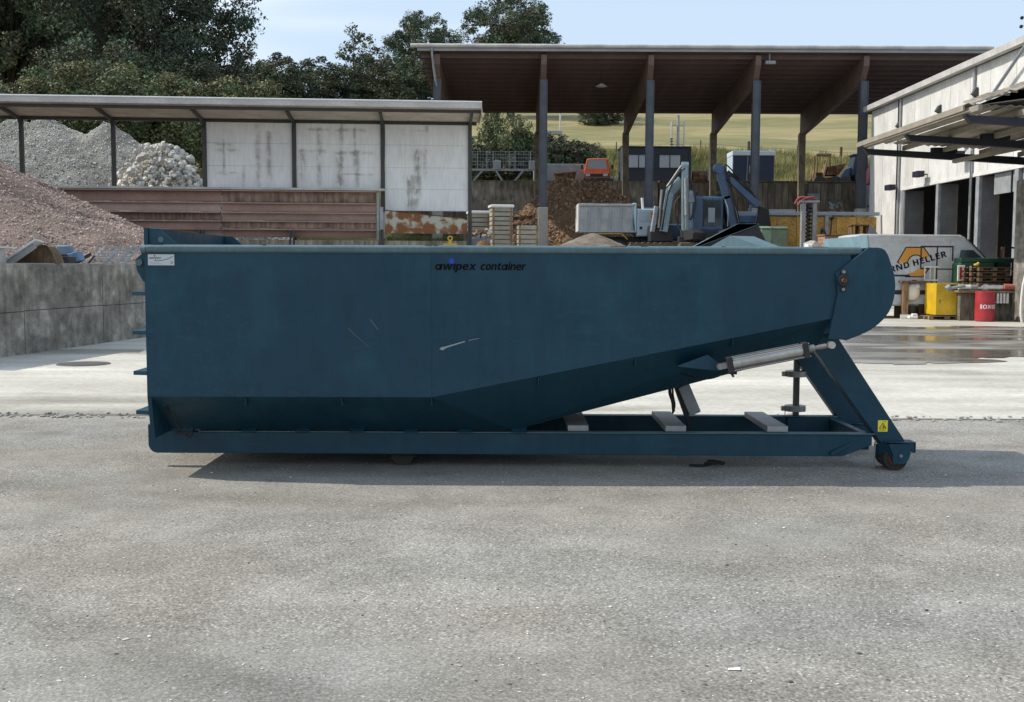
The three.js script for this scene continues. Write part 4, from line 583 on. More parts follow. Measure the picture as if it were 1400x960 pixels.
// ---------------------------------------------------------------- big brown shed
{
  const S = thing('storage_shed', 'large open shed with brown ribbed roof on tall grey posts', 'shed', [7.5, 2, -68]);
  const X = [-11.65, -5.83, 0, 5.82, 11.7], x0 = -12.6, x1 = 18.4;     // local: x - 7.5, y - 2, z + 68
  const roof = part(S, 'roof', slab([[x0, 11.25, 6.6], [x1, 11.25, 6.6], [x1, 9.96, -7.2], [x0, 9.96, -7.2]], [0, 0.12, 0]), M.shedRoof);
  for (let k = 0; k < 14; k++) { const t = (k + 0.5) / 14, z = lerp(6.4, -7.1, t), y = lerp(11.25, 9.96, (6.6 - z) / 13.8); part(roof, 'purlin', bx(x0 + 0.05, x1, y - 0.24, y - 0.002, z - 0.07, z + 0.07), M.purlin); }
  part(roof, 'fascia_board', bx(x0 - 0.1, x1, 11.20, 11.40, 6.61, 6.68, 0.01), M.gutter);
  part(roof, 'gutter', [cyl([x0 - 0.45, 11.46, 6.76], [x1, 11.46, 6.76], 0.11, 0.11, 10)], M.fascia);
  part(roof, 'rear_board', bx(x0, x1, 9.78, 10.02, -7.3, -7.21), M.glulam);
  part(roof, 'downpipe', tube([[-11.9, 11.36, 6.8], [-11.88, 10.9, 6.7], [-11.72, 9.6, 6.2], [-11.65, 9.2, 6.0], [-11.65, 6, 6.0], [-11.65, 3, 6.0]], 0.06, 30, 8), M.galv);
  X.forEach((x) => {
    const p = part(S, 'front_post', [bx(x - 0.2, x + 0.2, 2.85, 9.78, 5.85, 6.15, 0.01)], M.shedPost);
    part(p, 'post_flange', [bx(x - 0.21, x - 0.18, 2.85, 9.78, 5.8, 6.2), bx(x + 0.18, x + 0.21, 2.85, 9.78, 5.8, 6.2)], M.shedPost);
    part(S, 'plinth', bx(x - 0.27, x + 0.27, 0, 2.85, 5.72, 6.28, 0.02), M.conc);
    part(S, 'roof_beam', slab([[x - 0.15, 11.08, 6.4], [x - 0.15, 9.83, -6.95], [x - 0.15, 8.3, -6.95], [x - 0.15, 8.35, -6.4], [x - 0.15, 9.72, 5.75], [x - 0.15, 10.55, 6.4]], [0.3, 0, 0]), M.glulam);
    const r = part(S, 'rear_post', bx(x - 0.2, x + 0.2, 0, 8.5, -7.1, -6.72, 0.01), M.rearPost);
    part(r, 'rear_post_shoe', bx(x - 0.22, x + 0.02, 6.2, 8.4, -7.14, -7.11), M.rearPost);
  });
  const lamp = part(S, 'pendant_lamp', [cyl([-2.55, 9.68, 4.5], [-2.55, 9.84, 4.5], 0.34, 0.06, 18)], M.white); part(lamp, 'lamp_cord', cyl([-2.55, 9.82, 4.5], [-2.55, 11.0, 4.5], 0.012, 0.012, 5), M.dark);
  part(S, 'floodlight', [bx(6.2, 6.75, 10.62, 10.8, 6.2, 6.45, 0.02), bx(6.4, 6.46, 10.8, 11.2, 6.3, 6.36)], M.grey);
  // rear retaining wall of upright boards, concrete at its left
  const W = thing('plank_retaining_wall', 'tall retaining wall of weathered upright boards behind the shed', 'retaining wall', [9.9, 2, -75.5]);
  reseed(33); let x = -0.1; while (x < 13.6) { const w = rr(0.34, 0.52); part(W, 'board', bx(x, x + w - 0.02, 0, 5.25 + rr(-0.03, 0.03), rr(-0.02, 0.03), 0.15, 0.008), M.plank[Math.floor(rnd() * 4)]); x += w; }
  part(W, 'capping', bx(-0.1, 13.7, 5.29, 5.36, -0.3, 0.3), M.plank[0]);
  const K = thing('concrete_retaining_wall', 'streaked concrete retaining wall behind the wood chip heap', 'retaining wall', [-12, 2, -75.5]); for (let k = 0; k < 8; k++) part(K, 'wall_panel', bx(k * 2.72, k * 2.72 + 2.69, 0, 5.26, -0.2, 0.1 + 0.006 * (k % 2), 0.012), M.retain); part(K, 'capping', bx(0, 21.7, 5.262, 5.32, -0.3, 0.16), M.retain);
  // signs on the board wall
  solo('notice_board', [bx(-0.42, 0.42, 0, 0.5, 0, 0.05, 0.01), bx(-0.3, -0.24, 0.1, 0.16, 0.05, 0.055), bx(0.2, 0.3, 0.06, 0.2, 0.05, 0.056)], M.grey, 'small pale grey board fixed to the plank wall', 'board', [20.15, 6.05, -75.28]);
  const gr = thing('graffiti_panel', 'dark panel painted with pale blue graffiti on the plank wall', 'graffiti panel', [21.85, 4.4, -75.3]); part(gr, 'panel', bx(-0.85, 0.85, 0, 1.75, 0, 0.05), M.plank[1]);
  reseed(9); const ink = mat([0.34, 0.39, 0.42]), gl = []; for (let q = 0; q < 11; q++) { const cx = -0.62 + (q % 4) * 0.4 + rr(-0.08, 0.08), cy = 0.35 + Math.floor(q / 4) * 0.5 + rr(-0.1, 0.1), pts = []; for (let w = 0; w < 6; w++) pts.push([cx + rr(-0.26, 0.26), cy + rr(-0.3, 0.3), 0.056]); gl.push(tube(pts, rr(0.02, 0.06), 20, 4).scale(1, 1, 0.1).translate(0, 0, 0.052)); } part(gr, 'graffiti', gl, ink);

  // ---------------- upper terrace things (ground 7.2 m)
  const Y = 7.2;
  const T = thing('truss_frame', 'grey lattice gangway truss on the terrace left of the first post', 'truss', [-2.95, Y, -80]);
  part(T, 'chord', bx(-1.2, 4.95, 1.15, 1.30, -0.1, 0.1), M.slate); part(T, 'chord', bx(-1.2, 4.8, 0.2, 0.32, -0.1, 0.1), M.slate);
  for (const [a, b, s] of [[0.0, 0.8, 1], [1.75, 2.3, -1], [2.95, 3.7, 1], [4.5, 5.2, -1]]) part(T, 'brace', beam([s > 0 ? a : b, 0.28, 0], [s > 0 ? b : a, 1.18, 0], 0.16, 0.12), M.slate);
  for (const xx of [0.45, 1.1, 1.55, 2.7, 3.1, 4.2]) part(T, 'upright', bx(xx - 0.03, xx + 0.03, 1.3, 2.55, -0.03, 0.03), M.slate);
  part(T, 'mesh_rail', [...[1.55, 1.8, 2.05, 2.3, 2.5].map((y) => bx(-1, 4.4, y, y + 0.025, -0.015, 0.015)), ...Array.from({ length: 30 }, (_, i) => bx(-0.8 + i * 0.18, -0.785 + i * 0.18, 1.3, 2.5, -0.01, 0.01))], M.slate);
  for (const xx of [1.85, 4.35]) part(T, 'gearbox', bx(xx - 0.25, xx + 0.25, 1.25, 1.85, -0.2, 0.2, 0.03), M.slate);
  const gc = thing('grey_site_container', 'low pale grey container behind the first shed post', 'container', [2.1, Y, -82]); part(gc, 'body', bx(-0.6, 3.1, 0, 1.75, -1, 1, 0.03), M.grey); for (let k = 0; k < 5; k++) part(gc, 'rib', bx(-0.45 + k * 0.75, -0.36 + k * 0.75, 0.1, 1.65, 1.0, 1.05), M.grey);
  const sk = thing('rusty_skip', 'small rusty tipping skip in front of the grey container', 'skip', [3.65, Y, -79.5]); part(sk, 'tub', ext([[-0.55, 0.1], [0.6, 0.1], [0.82, 1.0], [-0.75, 0.85]], -0.5, 0.5, 0.02), M.rustDark); part(sk, 'rim', slab([[-0.78, 0.86, 0.52], [0.84, 1.01, 0.52], [0.84, 1.01, -0.52], [-0.78, 0.86, -0.52]], [0, 0.05, 0]), M.timber);
  const V = thing('orange_pickup', 'orange flatbed pickup parked on the terrace facing the camera', 'pickup truck', [6.0, Y, -80], -0.12);
  part(V, 'cab', ext([[-0.9, 0.55], [0.9, 0.55], [0.93, 1.2], [0.74, 1.98], [0.6, 2.04], [-0.6, 2.04], [-0.74, 1.98], [-0.93, 1.2]], -1.3, 0.2, 0.05), M.orangeVan);
  part(V, 'bonnet', slab([[-0.9, 0.55, 0.75], [0.9, 0.55, 0.75], [0.86, 1.05, 0.7], [-0.86, 1.05, 0.7]], [0, 0.02, -0.75]), M.orangeVan);
  part(V, 'windscreen', slab([[-0.70, 1.30, 0.215], [0.70, 1.30, 0.215], [0.60, 1.92, 0.215], [-0.60, 1.92, 0.215]], [0, 0, -0.01]), mat([0.20, 0.25, 0.28], { roughness: 0.2 })); part(V, 'grille', bx(-0.86, 0.86, 0.70, 0.92, 0.74, 0.78, 0.01), M.dark); part(V, 'bumper', bx(-0.92, 0.92, 0.4, 0.66, 0.66, 0.86, 0.03), M.dark);
  for (const s of [-1, 1]) { part(V, 'headlight', bx(s * 0.62 - 0.16, s * 0.62 + 0.16, 0.74, 0.9, 0.77, 0.80, 0.01), M.window); part(V, 'wheel', cyl([s * 0.66, 0.33, 0.3], [s * 0.9, 0.33, 0.3], 0.33, 0.33, 18), M.dark); part(V, 'mirror', bx(s * 1.08 - 0.08, s * 1.08 + 0.08, 1.3, 1.6, 0.0, 0.1, 0.02), M.dark); }
  part(V, 'flatbed', [bx(-0.98, 1.1, 0.62, 0.75, -4, -1.4), bx(-1.0, 1.12, 0.75, 1.1, -4.0, -3.95), bx(1.08, 1.12, 0.75, 1.1, -4, -1.4)], M.grey);
  const O = thing('site_office_cabin', 'dark navy site office cabin with two windows on the terrace', 'cabin', [10.05, Y, -80.5]); part(O, 'body', bx(-2.4, 2.45, 0, 2.75, -1.2, 1.2, 0.03), M.cabin); part(O, 'roof_edge', bx(-2.46, 2.5, 2.76, 2.86, -1.25, 1.25, 0.02), M.cabin); part(O, 'corner_post', [bx(-2.46, -2.3, 0, 2.76, 1.2, 1.24)], M.slate); part(O, 'corner_post', [bx(2.34, 2.5, 0, 2.76, 1.2, 1.24)], M.cabin);
  for (const xx of [-1.2, 1.0]) { const w = part(O, 'window', bx(xx - 0.72, xx + 0.72, 1.35, 2.25, 1.2, 1.225), M.window); part(w, 'window_frame', [bx(xx - 0.03, xx + 0.03, 1.35, 2.25, 1.225, 1.25), bx(xx - 0.76, xx + 0.76, 1.3, 1.36, 1.2, 1.26), bx(xx - 0.76, xx + 0.76, 2.24, 2.3, 1.2, 1.26)], M.cabin); }
  const B = thing('blue_site_cabin', 'small dark blue site cabin with a pale roof on the terrace', 'cabin', [17.0, Y, -80.5]); part(B, 'body', bx(-1.45, 1.45, 0.15, 2.25, -1, 1, 0.02), M.cabinBlue); part(B, 'roof', bx(-1.52, 1.52, 2.26, 2.58, -1.05, 1.05, 0.03), mat([0.5, 0.58, 0.64])); part(B, 'side_panel', bx(-1.5, -1.455, 0.1, 2.25, -1.02, 1.02), mat([0.42, 0.5, 0.58])); part(B, 'door', bx(-0.05, 0.25, 0.2, 2.15, 1.0, 1.03), M.cabin); part(B, 'notice', bx(-0.32, -0.08, 1.0, 1.55, 1.0, 1.02), M.grey); part(B, 'drainpipe', cyl([-0.5, 0.2, 1.03], [-0.42, 2.2, 1.03], 0.03, 0.03, 6), M.slate);
  const PS = thing('scrap_stack', 'dark rusty scrap stacked between the two cabins', 'scrap', [13.2, Y, -79.5]); part(PS, 'drum', [cyl([-0.5, 0.75, 0], [0.45, 0.75, 0], 0.42, 0.42, 16)], M.rustDark); part(PS, 'skid', bx(-0.6, 0.6, 0, 0.35, -0.5, 0.5), M.black); part(PS, 'box', bx(0.5, 0.78, 0.1, 1.3, -0.4, 0.4, 0.02), M.grey);
  const SC = thing('dumper', 'rusty wheeled dumper with raised skip on the terrace', 'dumper', [22.1, Y, -80]); part(SC, 'chassis', [bx(-0.7, 0.9, 0.45, 0.75, -0.5, 0.5), bx(-0.65, -0.2, 0.5, 1.1, -0.4, 0.4)], M.rustDark); part(SC, 'roll_frame', [bx(-0.62, -0.54, 1.0, 2.35, -0.4, -0.32), bx(-0.62, -0.54, 1.0, 2.35, 0.32, 0.4), bx(0.28, 0.36, 1.0, 2.35, 0.32, 0.4), bx(-0.64, 0.38, 2.3, 2.42, -0.44, 0.44)], M.timber); part(SC, 'skip', ext([[0.0, 0.9], [0.9, 0.9], [1.45, 1.75], [0.15, 1.5]], -0.6, 0.6, 0.02), M.rustDark); part(SC, 'seat_panel', beam([-0.15, 1.0, 0.45], [0.05, 1.95, 0.45], 0.5, 0.08), M.timber); for (const a of [-0.45, 0.65]) for (const s of [-0.6, 0.6]) part(SC, 'wheel', cyl([a, 0.42, s - 0.12], [a, 0.42, s + 0.12], 0.42, 0.42, 18), M.dark);
  const TR = thing('blue_tractor', 'dark blue tractor on the terrace behind the last shed post', 'tractor', [24.4, Y, -80]); part(TR, 'cab', ext([[-0.55, 0.9], [0.75, 0.9], [0.6, 2.3], [-0.3, 2.3]], -0.6, 0.6, 0.04), M.cabinBlue); part(TR, 'bonnet', ext([[-1.35, 0.5], [-0.5, 0.6], [-0.5, 1.5], [-0.8, 1.35]], -0.4, 0.4, 0.03), M.exBlue); part(TR, 'roof', bx(-0.45, 0.8, 2.31, 2.4, -0.65, 0.65, 0.03), M.exBlue); for (const s of [-0.75, 0.75]) { part(TR, 'wheel', cyl([0.5, 0.75, s - 0.18], [0.5, 0.75, s + 0.18], 0.75, 0.75, 20), M.dark); part(TR, 'wheel', cyl([-1.0, 0.4, s - 0.12], [-1.0, 0.4, s + 0.12], 0.4, 0.4, 16), M.dark); }
  const RM = thing('red_hopper_machine', 'red topped grey plant machine half hidden by the white hall', 'machine', [24.0, 4.0, -74]); part(RM, 'hopper', ext([[-0.75, 3.1], [0.75, 3.1], [0.75, 4.4], [-0.55, 4.2]], -0.5, 0.5, 0.03), M.red); part(RM, 'body', bx(-0.8, 0.8, -2, 2.95, -0.6, 0.6, 0.03), M.grey); part(RM, 'motor', bx(-0.3, 0.7, 1.9, 2.5, 0.6, 0.9, 0.04), M.dark); part(RM, 'band', bx(-0.82, 0.82, 1.55, 1.68, 0.6, 0.64), M.dark);
  // mast and fence posts on the meadow
  const A = thing('antenna_mast', 'short grey antenna mast with side aerials above the navy cabin', 'mast', [13.9, 9.2, -95]); part(A, 'mast_pole', cyl([0, 0, 0], [0, 5.1, 0], 0.14, 0.11, 10), M.galv); for (const s of [-0.55, 0.5]) { part(A, 'aerial', cyl([s, 2.3, 0], [s, 4.6, 0], 0.07, 0.07, 8), M.white); part(A, 'aerial_arm', [bx(Math.min(0, s), Math.max(0, s), 2.6, 2.66, -0.03, 0.03), bx(Math.min(0, s), Math.max(0, s), 4.2, 4.26, -0.03, 0.03)], M.galv); } part(A, 'insulator_stack', [0, 1, 2, 3, 4].map((k) => cyl([-0.56, 2.2 + k * 0.22, 0.08], [-0.56, 2.3 + k * 0.22, 0.08], 0.13, 0.1, 8)), M.dark);
  const fp = [[9.27, 'behind the orange pickup'], [16.82, 'right of the antenna mast'], [21.13, 'behind the blue cabin'], [25.5, 'left of the last rear post'], [29.41, 'above the rusty dumper']], fm = mat([0.13, 0.10, 0.07], { map: rep(woodT, 0.7) });
  fp.forEach(([xx, w], i) => { const d = 101, big = i === 2 || i === 4; solo('fence_post', [cyl([0, -0.5, 0], [0, big ? 1.5 : 1.35, 0], big ? 0.13 : 0.06, big ? 0.12 : 0.05, 7)], fm, 'weathered meadow fence post, ' + w, 'fence post', [xx, hillY(xx, d), -d], 0, 'fence posts along the meadow edge'); });
  solo('fence_wire', [0.55, 1.0].map((h) => tube(Array.from({ length: 12 }, (_, i) => { const xx = 2 + i * 2.7; return [xx, hillY(xx, 101) + h, -101]; }), 0.012, 60, 4)), M.dark, 'two thin wires strung along the meadow fence posts', 'wire');
  solo('white_stake', [cyl([0, -0.4, 0], [0.12, 4.2, 0], 0.1, 0.1, 6)], M.white, 'slanting white stake on the meadow right of the first post', 'stake', [4.87, hillY(4.87, 118), -118]);
  solo('feeding_trough', [bx(-0.9, 0.9, 0.3, 0.7, -0.4, 0.4, 0.05), bx(-0.7, -0.6, 0, 0.3, -0.3, 0.3), bx(0.6, 0.7, 0, 0.3, -0.3, 0.3)], M.galv, 'grey metal trough on the meadow beside the white stake', 'trough', [4.26, hillY(4.26, 118) + 0.2, -118]);
}
// ---------------------------------------------------------------- yard under the shed (level 2 m)
{
  const Y = 2;
  reseed(81);
  heap('wood_chip_heap', 'brown heap of wood chips and bark under the shed', 'wood chip heap', [4.4, Y, -68.5], [6.6, 5, 5.3], M.mulch, 431, { rough: 0.16, n: 80, fine: 0.3, stones: [9000, 0.03, 0.13, mat([0.27, 0.17, 0.105], { roughness: 0.95 })], flat: 0.9, peaks: [[-0.12, 0, 0.98], [0.12, 0, 0.96], [-0.35, 0.1, 0.66]] });
  const ch = [], chm = mat([0.42, 0.25, 0.12], { map: rep(woodT, 0.5) }); for (let i = 0; i < 900; i++) { const a = rr(0, 6.28), t = Math.sqrt(rnd()), x = Math.cos(a) * t, z = Math.sin(a) * t; if (z < -0.1) continue; const y = Math.min(0.92, 1 - Math.hypot(x * 0.97, z)) * 5.4 * 0.98, l = rr(0.1, 0.34); if (y < 0.1) continue; ch.push(new THREE.BoxGeometry(l, 0.05, l * rr(0.2, 0.6)).rotateX(rr(0, 3)).rotateY(rr(0, 3)).rotateZ(rr(-0.7, 0.7)).translate(x * 6 - 0.1, y + 0.05, z * 5)); }
  const co = solo('wood_chips', ch, chm, 'pale splintered wood chips strewn over the brown heap', 'wood chips', [4.7, Y, -68.5]); co.userData.kind = 'stuff';
  const tb = thing('timber_scrap_heap', 'tangle of dark broken beams behind the stacked blocks', 'timber scrap', [0.4, Y, -66]);
  for (let i = 0; i < 26; i++) { const x = rr(-2.2, 1.6), y = rr(0.4, 2.6) - Math.abs(x) * 0.35, a = rr(-0.7, 0.7); part(tb, 'broken_beam', beam([x - Math.cos(a) * rr(0.5, 1.2), y - Math.sin(a), rr(-0.5, 0.5)], [x + Math.cos(a) * rr(0.5, 1.2), y + Math.sin(a), rr(-0.5, 0.5)], rr(0.08, 0.2), rr(0.08, 0.2)), [M.rustDark, M.plank[0], M.brownBoard, M.plank[2]][i % 4]); }
  // stacked ribbed blocks by the shelter end
  const stack = (label, x, d, cols, film) => { const s = thing('block_stack', label, 'block stack', [x, 1.6, -d], 0.15, 'stacks of kerb blocks'); cols.forEach(([dx, n]) => { for (let k = 0; k < n; k++) part(s, 'kerb_block', bx(dx, dx + 0.92, k * 0.2, k * 0.2 + 0.17, -0.45, 0.45, 0.025), M.blockWarm); for (const q of [0.04, 0.8]) part(s, 'strap', bx(dx + q, dx + q + 0.07, 0, n * 0.2 - 0.01, 0.451, 0.465), M.timber); if (film) part(s, 'film_cap', bx(dx - 0.06, dx + 0.98, n * 0.2 - 0.03, n * 0.2 + 0.1, -0.5, 0.5, 0.04), M.film); }); return s; };
  stack('taller strapped stack of pale kerb blocks with white film cap', -0.72, 49.5, [[-0.25, 13]], true);
  stack('shorter strapped stack of pale kerb blocks right of the tall one', 0.30, 49, [[-0.12, 9]], false);
  stack('strapped stack of pale kerb blocks partly behind the shelter end', -1.75, 51, [[-0.25, 12]], true);
  solo('blue_sheet_bin', [bx(-0.4, 0.4, 0, 1.25, -0.3, 0.3, 0.02), bx(-0.3, -0.1, 0.1, 1.2, 0.3, 0.33), bx(0.02, 0.25, 0.1, 1.2, 0.3, 0.33)], mat([0.25, 0.30, 0.38], { map: rep(grungeT, 0.7), metalness: 0.3, roughness: 0.5 }), 'grey blue steel bin in front of the kerb block stacks', 'bin', [-1.35, 1.55, -47.6]);
  const rb = thing('rubble_on_bin', 'broken pale rubble heaped on top of the grey blue bin', 'rubble', [-1.35, 2.8, -47.6]); for (let i = 0; i < 26; i++) rock(rb, 'rubble_piece', rr(-0.45, 0.4), rr(0, 0.3), rr(-0.25, 0.25), rr(0.07, 0.16), [M.conc, M.timber, M.rustDark][i % 3]);
  const cl = []; for (let k = 0; k < 5; k++) cl.push(new THREE.TorusGeometry(0.42 - k * 0.05, 0.06, 8, 24).rotateX(Math.PI / 2 - 0.5).translate(0, 0.1 + k * 0.09, 0));
  solo('rope_coil', cl, mat([0.40, 0.22, 0.06], { map: rep(woodT, 0.3) }), 'coil of thick brown orange rope at the shelter end', 'rope', [-1.2, 2.05, -46.6]);
  heap('sand_heap', 'small pale pink sand heap just behind the container', 'sand heap', [4.0, 1.3, -56], [4.8, 2.6, 2.06], M.sand, 441, { rough: 0.06, n: 60, flat: 0.97, fine: 0.03 });
  solo('sand_bay_block', bx(-0.12, 0.12, 0, 2.5, -0.3, 0.3, 0.02), M.concWarm, 'thin upright concrete block left of the sand heap', 'concrete block', [1.88, 0, -55]);
  solo('sand_bay_block', bx(-0.19, 0.19, 0, 2.55, -0.3, 0.3, 0.05), M.film, 'white concrete block right of the sand heap', 'concrete block', [6.05, 0, -54.5]);
  heap('sand_heap', 'long flat pale sand heap under the excavator arm', 'sand heap', [8.6, 1.0, -57], [5, 3, 2.0], M.sand, 443, { rough: 0.1, n: 50, flat: 0.8, fine: 0.03 });
  // small tipper truck, side on
  const T = thing('tipper_truck', 'light grey tipper truck standing side on under the shed', 'truck', [3.55, Y, -60]);
  const bed = part(T, 'tipper_bed', slab([[-0.02, 1.42, 1], [2.9, 1.42, 1], [2.78, 2.85, 1], [0.05, 2.93, 1], [-0.08, 2.7, 1]], [0, 0, -2]), M.grey); bed.material = mat([0.44, 0.46, 0.46], { map: rep(grungeT, 1.3), roughness: 0.6 });
  part(bed, 'bed_rim', [bx(-0.06, 2.86, 2.78, 2.9, 0.98, 1.07, 0.02), bx(-0.02, 2.9, 1.4, 1.5, 0.98, 1.07, 0.02)], bed.material); for (let k = 0; k < 5; k++) part(bed, 'bed_rib', beam([0.42 + k * 0.56, 1.5, 1.03], [0.5 + k * 0.56, 2.78, 1.03], 0.07, 0.06), bed.material); part(bed, 'tailgate', bx(-0.13, -0.05, 1.45, 2.9, -1, 1.04, 0.02), M.film);
  part(T, 'chassis', bx(0.1, 4.3, 0.9, 1.2, -0.45, 0.45), M.dark); part(T, 'mudguard', [beam([0.9, 1.34, 0.95], [2.2, 1.34, 0.95], 0.3, 0.04), beam([2.2, 1.34, 0.95], [2.5, 1.05, 0.95], 0.3, 0.04)], M.yellowDull);
  const cab = part(T, 'cab', ext([[2.98, 1.2], [4.0, 1.2], [4.05, 1.75], [3.92, 2.65], [2.98, 2.65]], -1, 1, 0.05), mat([0.50, 0.60, 0.66], { map: rep(grungeT, 1.3), roughness: 0.4 })); part(cab, 'cab_window', bx(3.1, 3.8, 1.98, 2.5, 1.0, 1.015), mat([0.30, 0.36, 0.40], { roughness: 0.25 })); part(cab, 'door_badge', cyl([3.2, 1.65, 1.0], [3.2, 1.65, 1.02], 0.08, 0.08, 12), M.dark); part(cab, 'headboard', bx(2.78, 2.96, 1.4, 2.95, -1, 1, 0.03), mat([0.42, 0.58, 0.66])); part(cab, 'exhaust', cyl([3.35, 2.65, 0.5], [3.3, 3.25, 0.5], 0.07, 0.07, 8), M.film);
  for (const x of [1.3, 2.0, 3.6]) for (const s of [-1, 1]) { const w = part(T, 'wheel', cyl([x, 0.5, s * 0.72], [x, 0.5, s * 0.98], 0.5, 0.5, 20), M.dark); part(w, 'rim', cyl([x, 0.5, s * 0.98], [x, 0.5, s * 1.0], 0.28, 0.26, 14), M.grey); }
  // excavators
  function tracks(o, w, L) { for (const s of [-1, 1]) { const t = part(o, 'track', [ext([[-L, 0.3], [-L + 0.25, 0.02], [L - 0.25, 0.02], [L, 0.3], [L, 0.55], [L - 0.2, 0.82], [-L + 0.2, 0.82], [-L, 0.55]], s * w - 0.25, s * w + 0.25, 0.02)], M.track); part(t, 'track_frame', bx(-L + 0.45, L - 0.45, 0.3, 0.62, s * w + 0.26, s * w + 0.3, 0.02), M.rustDark); for (let k = 0; k < 14; k++) part(t, 'track_shoe', bx(-L + 0.25 + k * (2 * L - 0.5) / 13 - 0.07, -L + 0.25 + k * (2 * L - 0.5) / 13 + 0.07, 0.82, 0.87, s * w - 0.28, s * w + 0.28), M.track); } part(o, 'undercarriage', bx(-L + 0.5, L - 0.5, 0.35, 0.8, -w + 0.2, w - 0.2), M.dark); }
  const E = thing('excavator', 'pale blue tracked excavator with boom folded upright', 'excavator', [8.1, Y, -58.5], 0.0); tracks(E, 1.0, 2.25);
  part(E, 'boom', [beam([7.75 - 8.1, 1.4, 0.9], [8.1 - 8.1, 3.6, 0.7], 0.32, 0.40, v3(1, 0, 0), 0.03), beam([0.0, 3.45, 0.7], [0.55, 4.05, 0.95], 0.36, 0.42, v3(1, 0, 0), 0.03)], M.exPale);
  part(E, 'boom_cylinder', [cyl([-0.62, 1.6, 1.0], [-0.45, 3.55, 0.85], 0.07, 0.07, 10), cyl([-0.2, 3.7, 0.95], [0.5, 4.75, 1.1], 0.06, 0.06, 10)], M.steel);
  const st = part(E, 'stick', [beam([0.67, 4.92, 1.1], [0.66, 1.35, 1.5], 0.28, 0.33, v3(1, 0, 0), 0.03), cyl([0.5, 4.75, 1.1], [0.84, 4.75, 1.1], 0.2, 0.2, 14)], M.exPale); part(st, 'stick_cylinder', [cyl([0.66, 4.1, 1.36], [0.66, 2.2, 1.78], 0.08, 0.08, 10), cyl([0.66, 2.3, 1.78], [0.66, 1.2, 1.85], 0.045, 0.045, 8)], M.steel); part(st, 'hydraulic_hose', [tube([[0.85, 4.3, 1.2], [1.15, 3.4, 1.3], [1.2, 2.6, 1.35], [0.95, 2.0, 1.4]], 0.05, 16, 6), tube([[0.42, 3.2, 1.3], [0.2, 2.9, 1.35], [0.16, 2.2, 1.4], [0.4, 1.5, 1.5]], 0.045, 16, 6)], M.dark);
  part(E, 'bucket_link', [beam([0.66, 1.5, 1.5], [0.72, 0.9, 1.75], 0.2, 0.5, v3(1, 0, 0), 0.03), bx(0.3, 1.15, 0.8, 1.15, 1.4, 1.9, 0.04)], M.dark); part(E, 'bucket', ext([[0.15, 0.0], [1.2, 0.0], [1.05, 0.85], [0.35, 0.85]], 1.4, 2.1, 0.04), M.track);
  const ho = part(E, 'house', [bx(-1.0, 0.2, 0.9, 1.75, -1.3, 0.8, 0.05), bx(1.0, 2.6, 0.9, 1.5, -1.3, 0.8, 0.06)], M.dark); part(E, 'counterweight', bx(-0.6, 2.3, 1.0, 1.9, -1.9, -1.3, 0.1), M.exBlue);
  const cb = part(E, 'cab', [bx(1.15, 2.75, 1.45, 3.25, -0.9, 0.75, 0.12)], M.exBlue); part(cb, 'cab_window', bx(1.75, 2.62, 1.75, 3.05, 0.75, 0.77, 0.005), M.glass); part(cb, 'cab_side_window', bx(1.13, 1.145, 2.1, 3.0, -0.6, 0.5), M.glass); part(cb, 'seat_back', bx(1.95, 2.3, 1.9, 2.65, 0.775, 0.80, 0.01), M.slate);
  const A2 = thing('excavator', 'deep blue excavator with bent arm reaching over to the right', 'excavator', [11.0, Y, -59.2], 0); tracks(A2, 1.0, 1.9);
  part(A2, 'house', bx(-0.5, 2.4, 0.9, 1.9, -1.2, 0.9, 0.08), M.black); part(A2, 'counterweight', bx(-0.1, 1.6, 1.0, 1.9, -1.9, -1.2, 0.1), M.black);
  part(A2, 'boom', [beam([0.55, 1.35, 1.05], [0.05, 3.3, 1.05], 0.32, 0.44, v3(1, 0, 0), 0.04), beam([0.1, 3.1, 1.05], [-0.36, 4.7, 1.05], 0.32, 0.38, v3(1, 0, 0), 0.04), cyl([-0.38, 4.68, 0.86], [-0.38, 4.68, 1.24], 0.26, 0.26, 16)], M.exBlue);
  const s2 = part(A2, 'stick', [beam([-0.42, 4.72, 1.05], [1.75, 2.75, 1.05], 0.28, 0.32, v3(1, 1, 0), 0.04)], M.exBlue); part(s2, 'stick_cylinder', [cyl([0.1, 4.55, 1.05], [1.2, 3.6, 1.05], 0.08, 0.08, 10), cyl([1.2, 3.6, 1.05], [1.6, 3.2, 1.05], 0.045, 0.045, 8)], M.dark); part(s2, 'bucket', ext([[1.55, 1.6], [2.35, 1.7], [2.2, 2.6], [1.75, 2.75]], 0.8, 1.35, 0.04), M.black);
  part(A2, 'lamp_bracket', [bx(0.15, 0.7, 4.25, 4.4, 1.0, 1.2), bx(0.55, 0.7, 4.0, 4.3, 1.0, 1.15)], M.black);
  const cb2 = part(A2, 'cab', bx(-0.5, 0.35, 1.4, 2.9, -0.9, 0.6, 0.1), M.exBlue); part(cb2, 'cab_window', bx(-0.42, 0.25, 1.8, 2.75, 0.6, 0.615), M.glass);
  // clutter round the machines: hoses, lamps, rails, drums and attachments
  part(E, 'handrail', [tube([[1.2, 3.3, 0.7], [1.1, 3.0, 0.9], [1.1, 1.7, 0.95], [1.15, 1.4, 0.8]], 0.03, 12, 6), tube([[2.8, 3.1, 0.7], [2.95, 2.6, 0.85], [2.95, 1.7, 0.85]], 0.03, 12, 6)], M.slate);
  for (const [x, y] of [[1.35, 3.32], [2.5, 3.32]]) part(E, 'work_lamp', [bx(x - 0.12, x + 0.12, y, y + 0.16, 0.55, 0.7, 0.03)], M.dark);
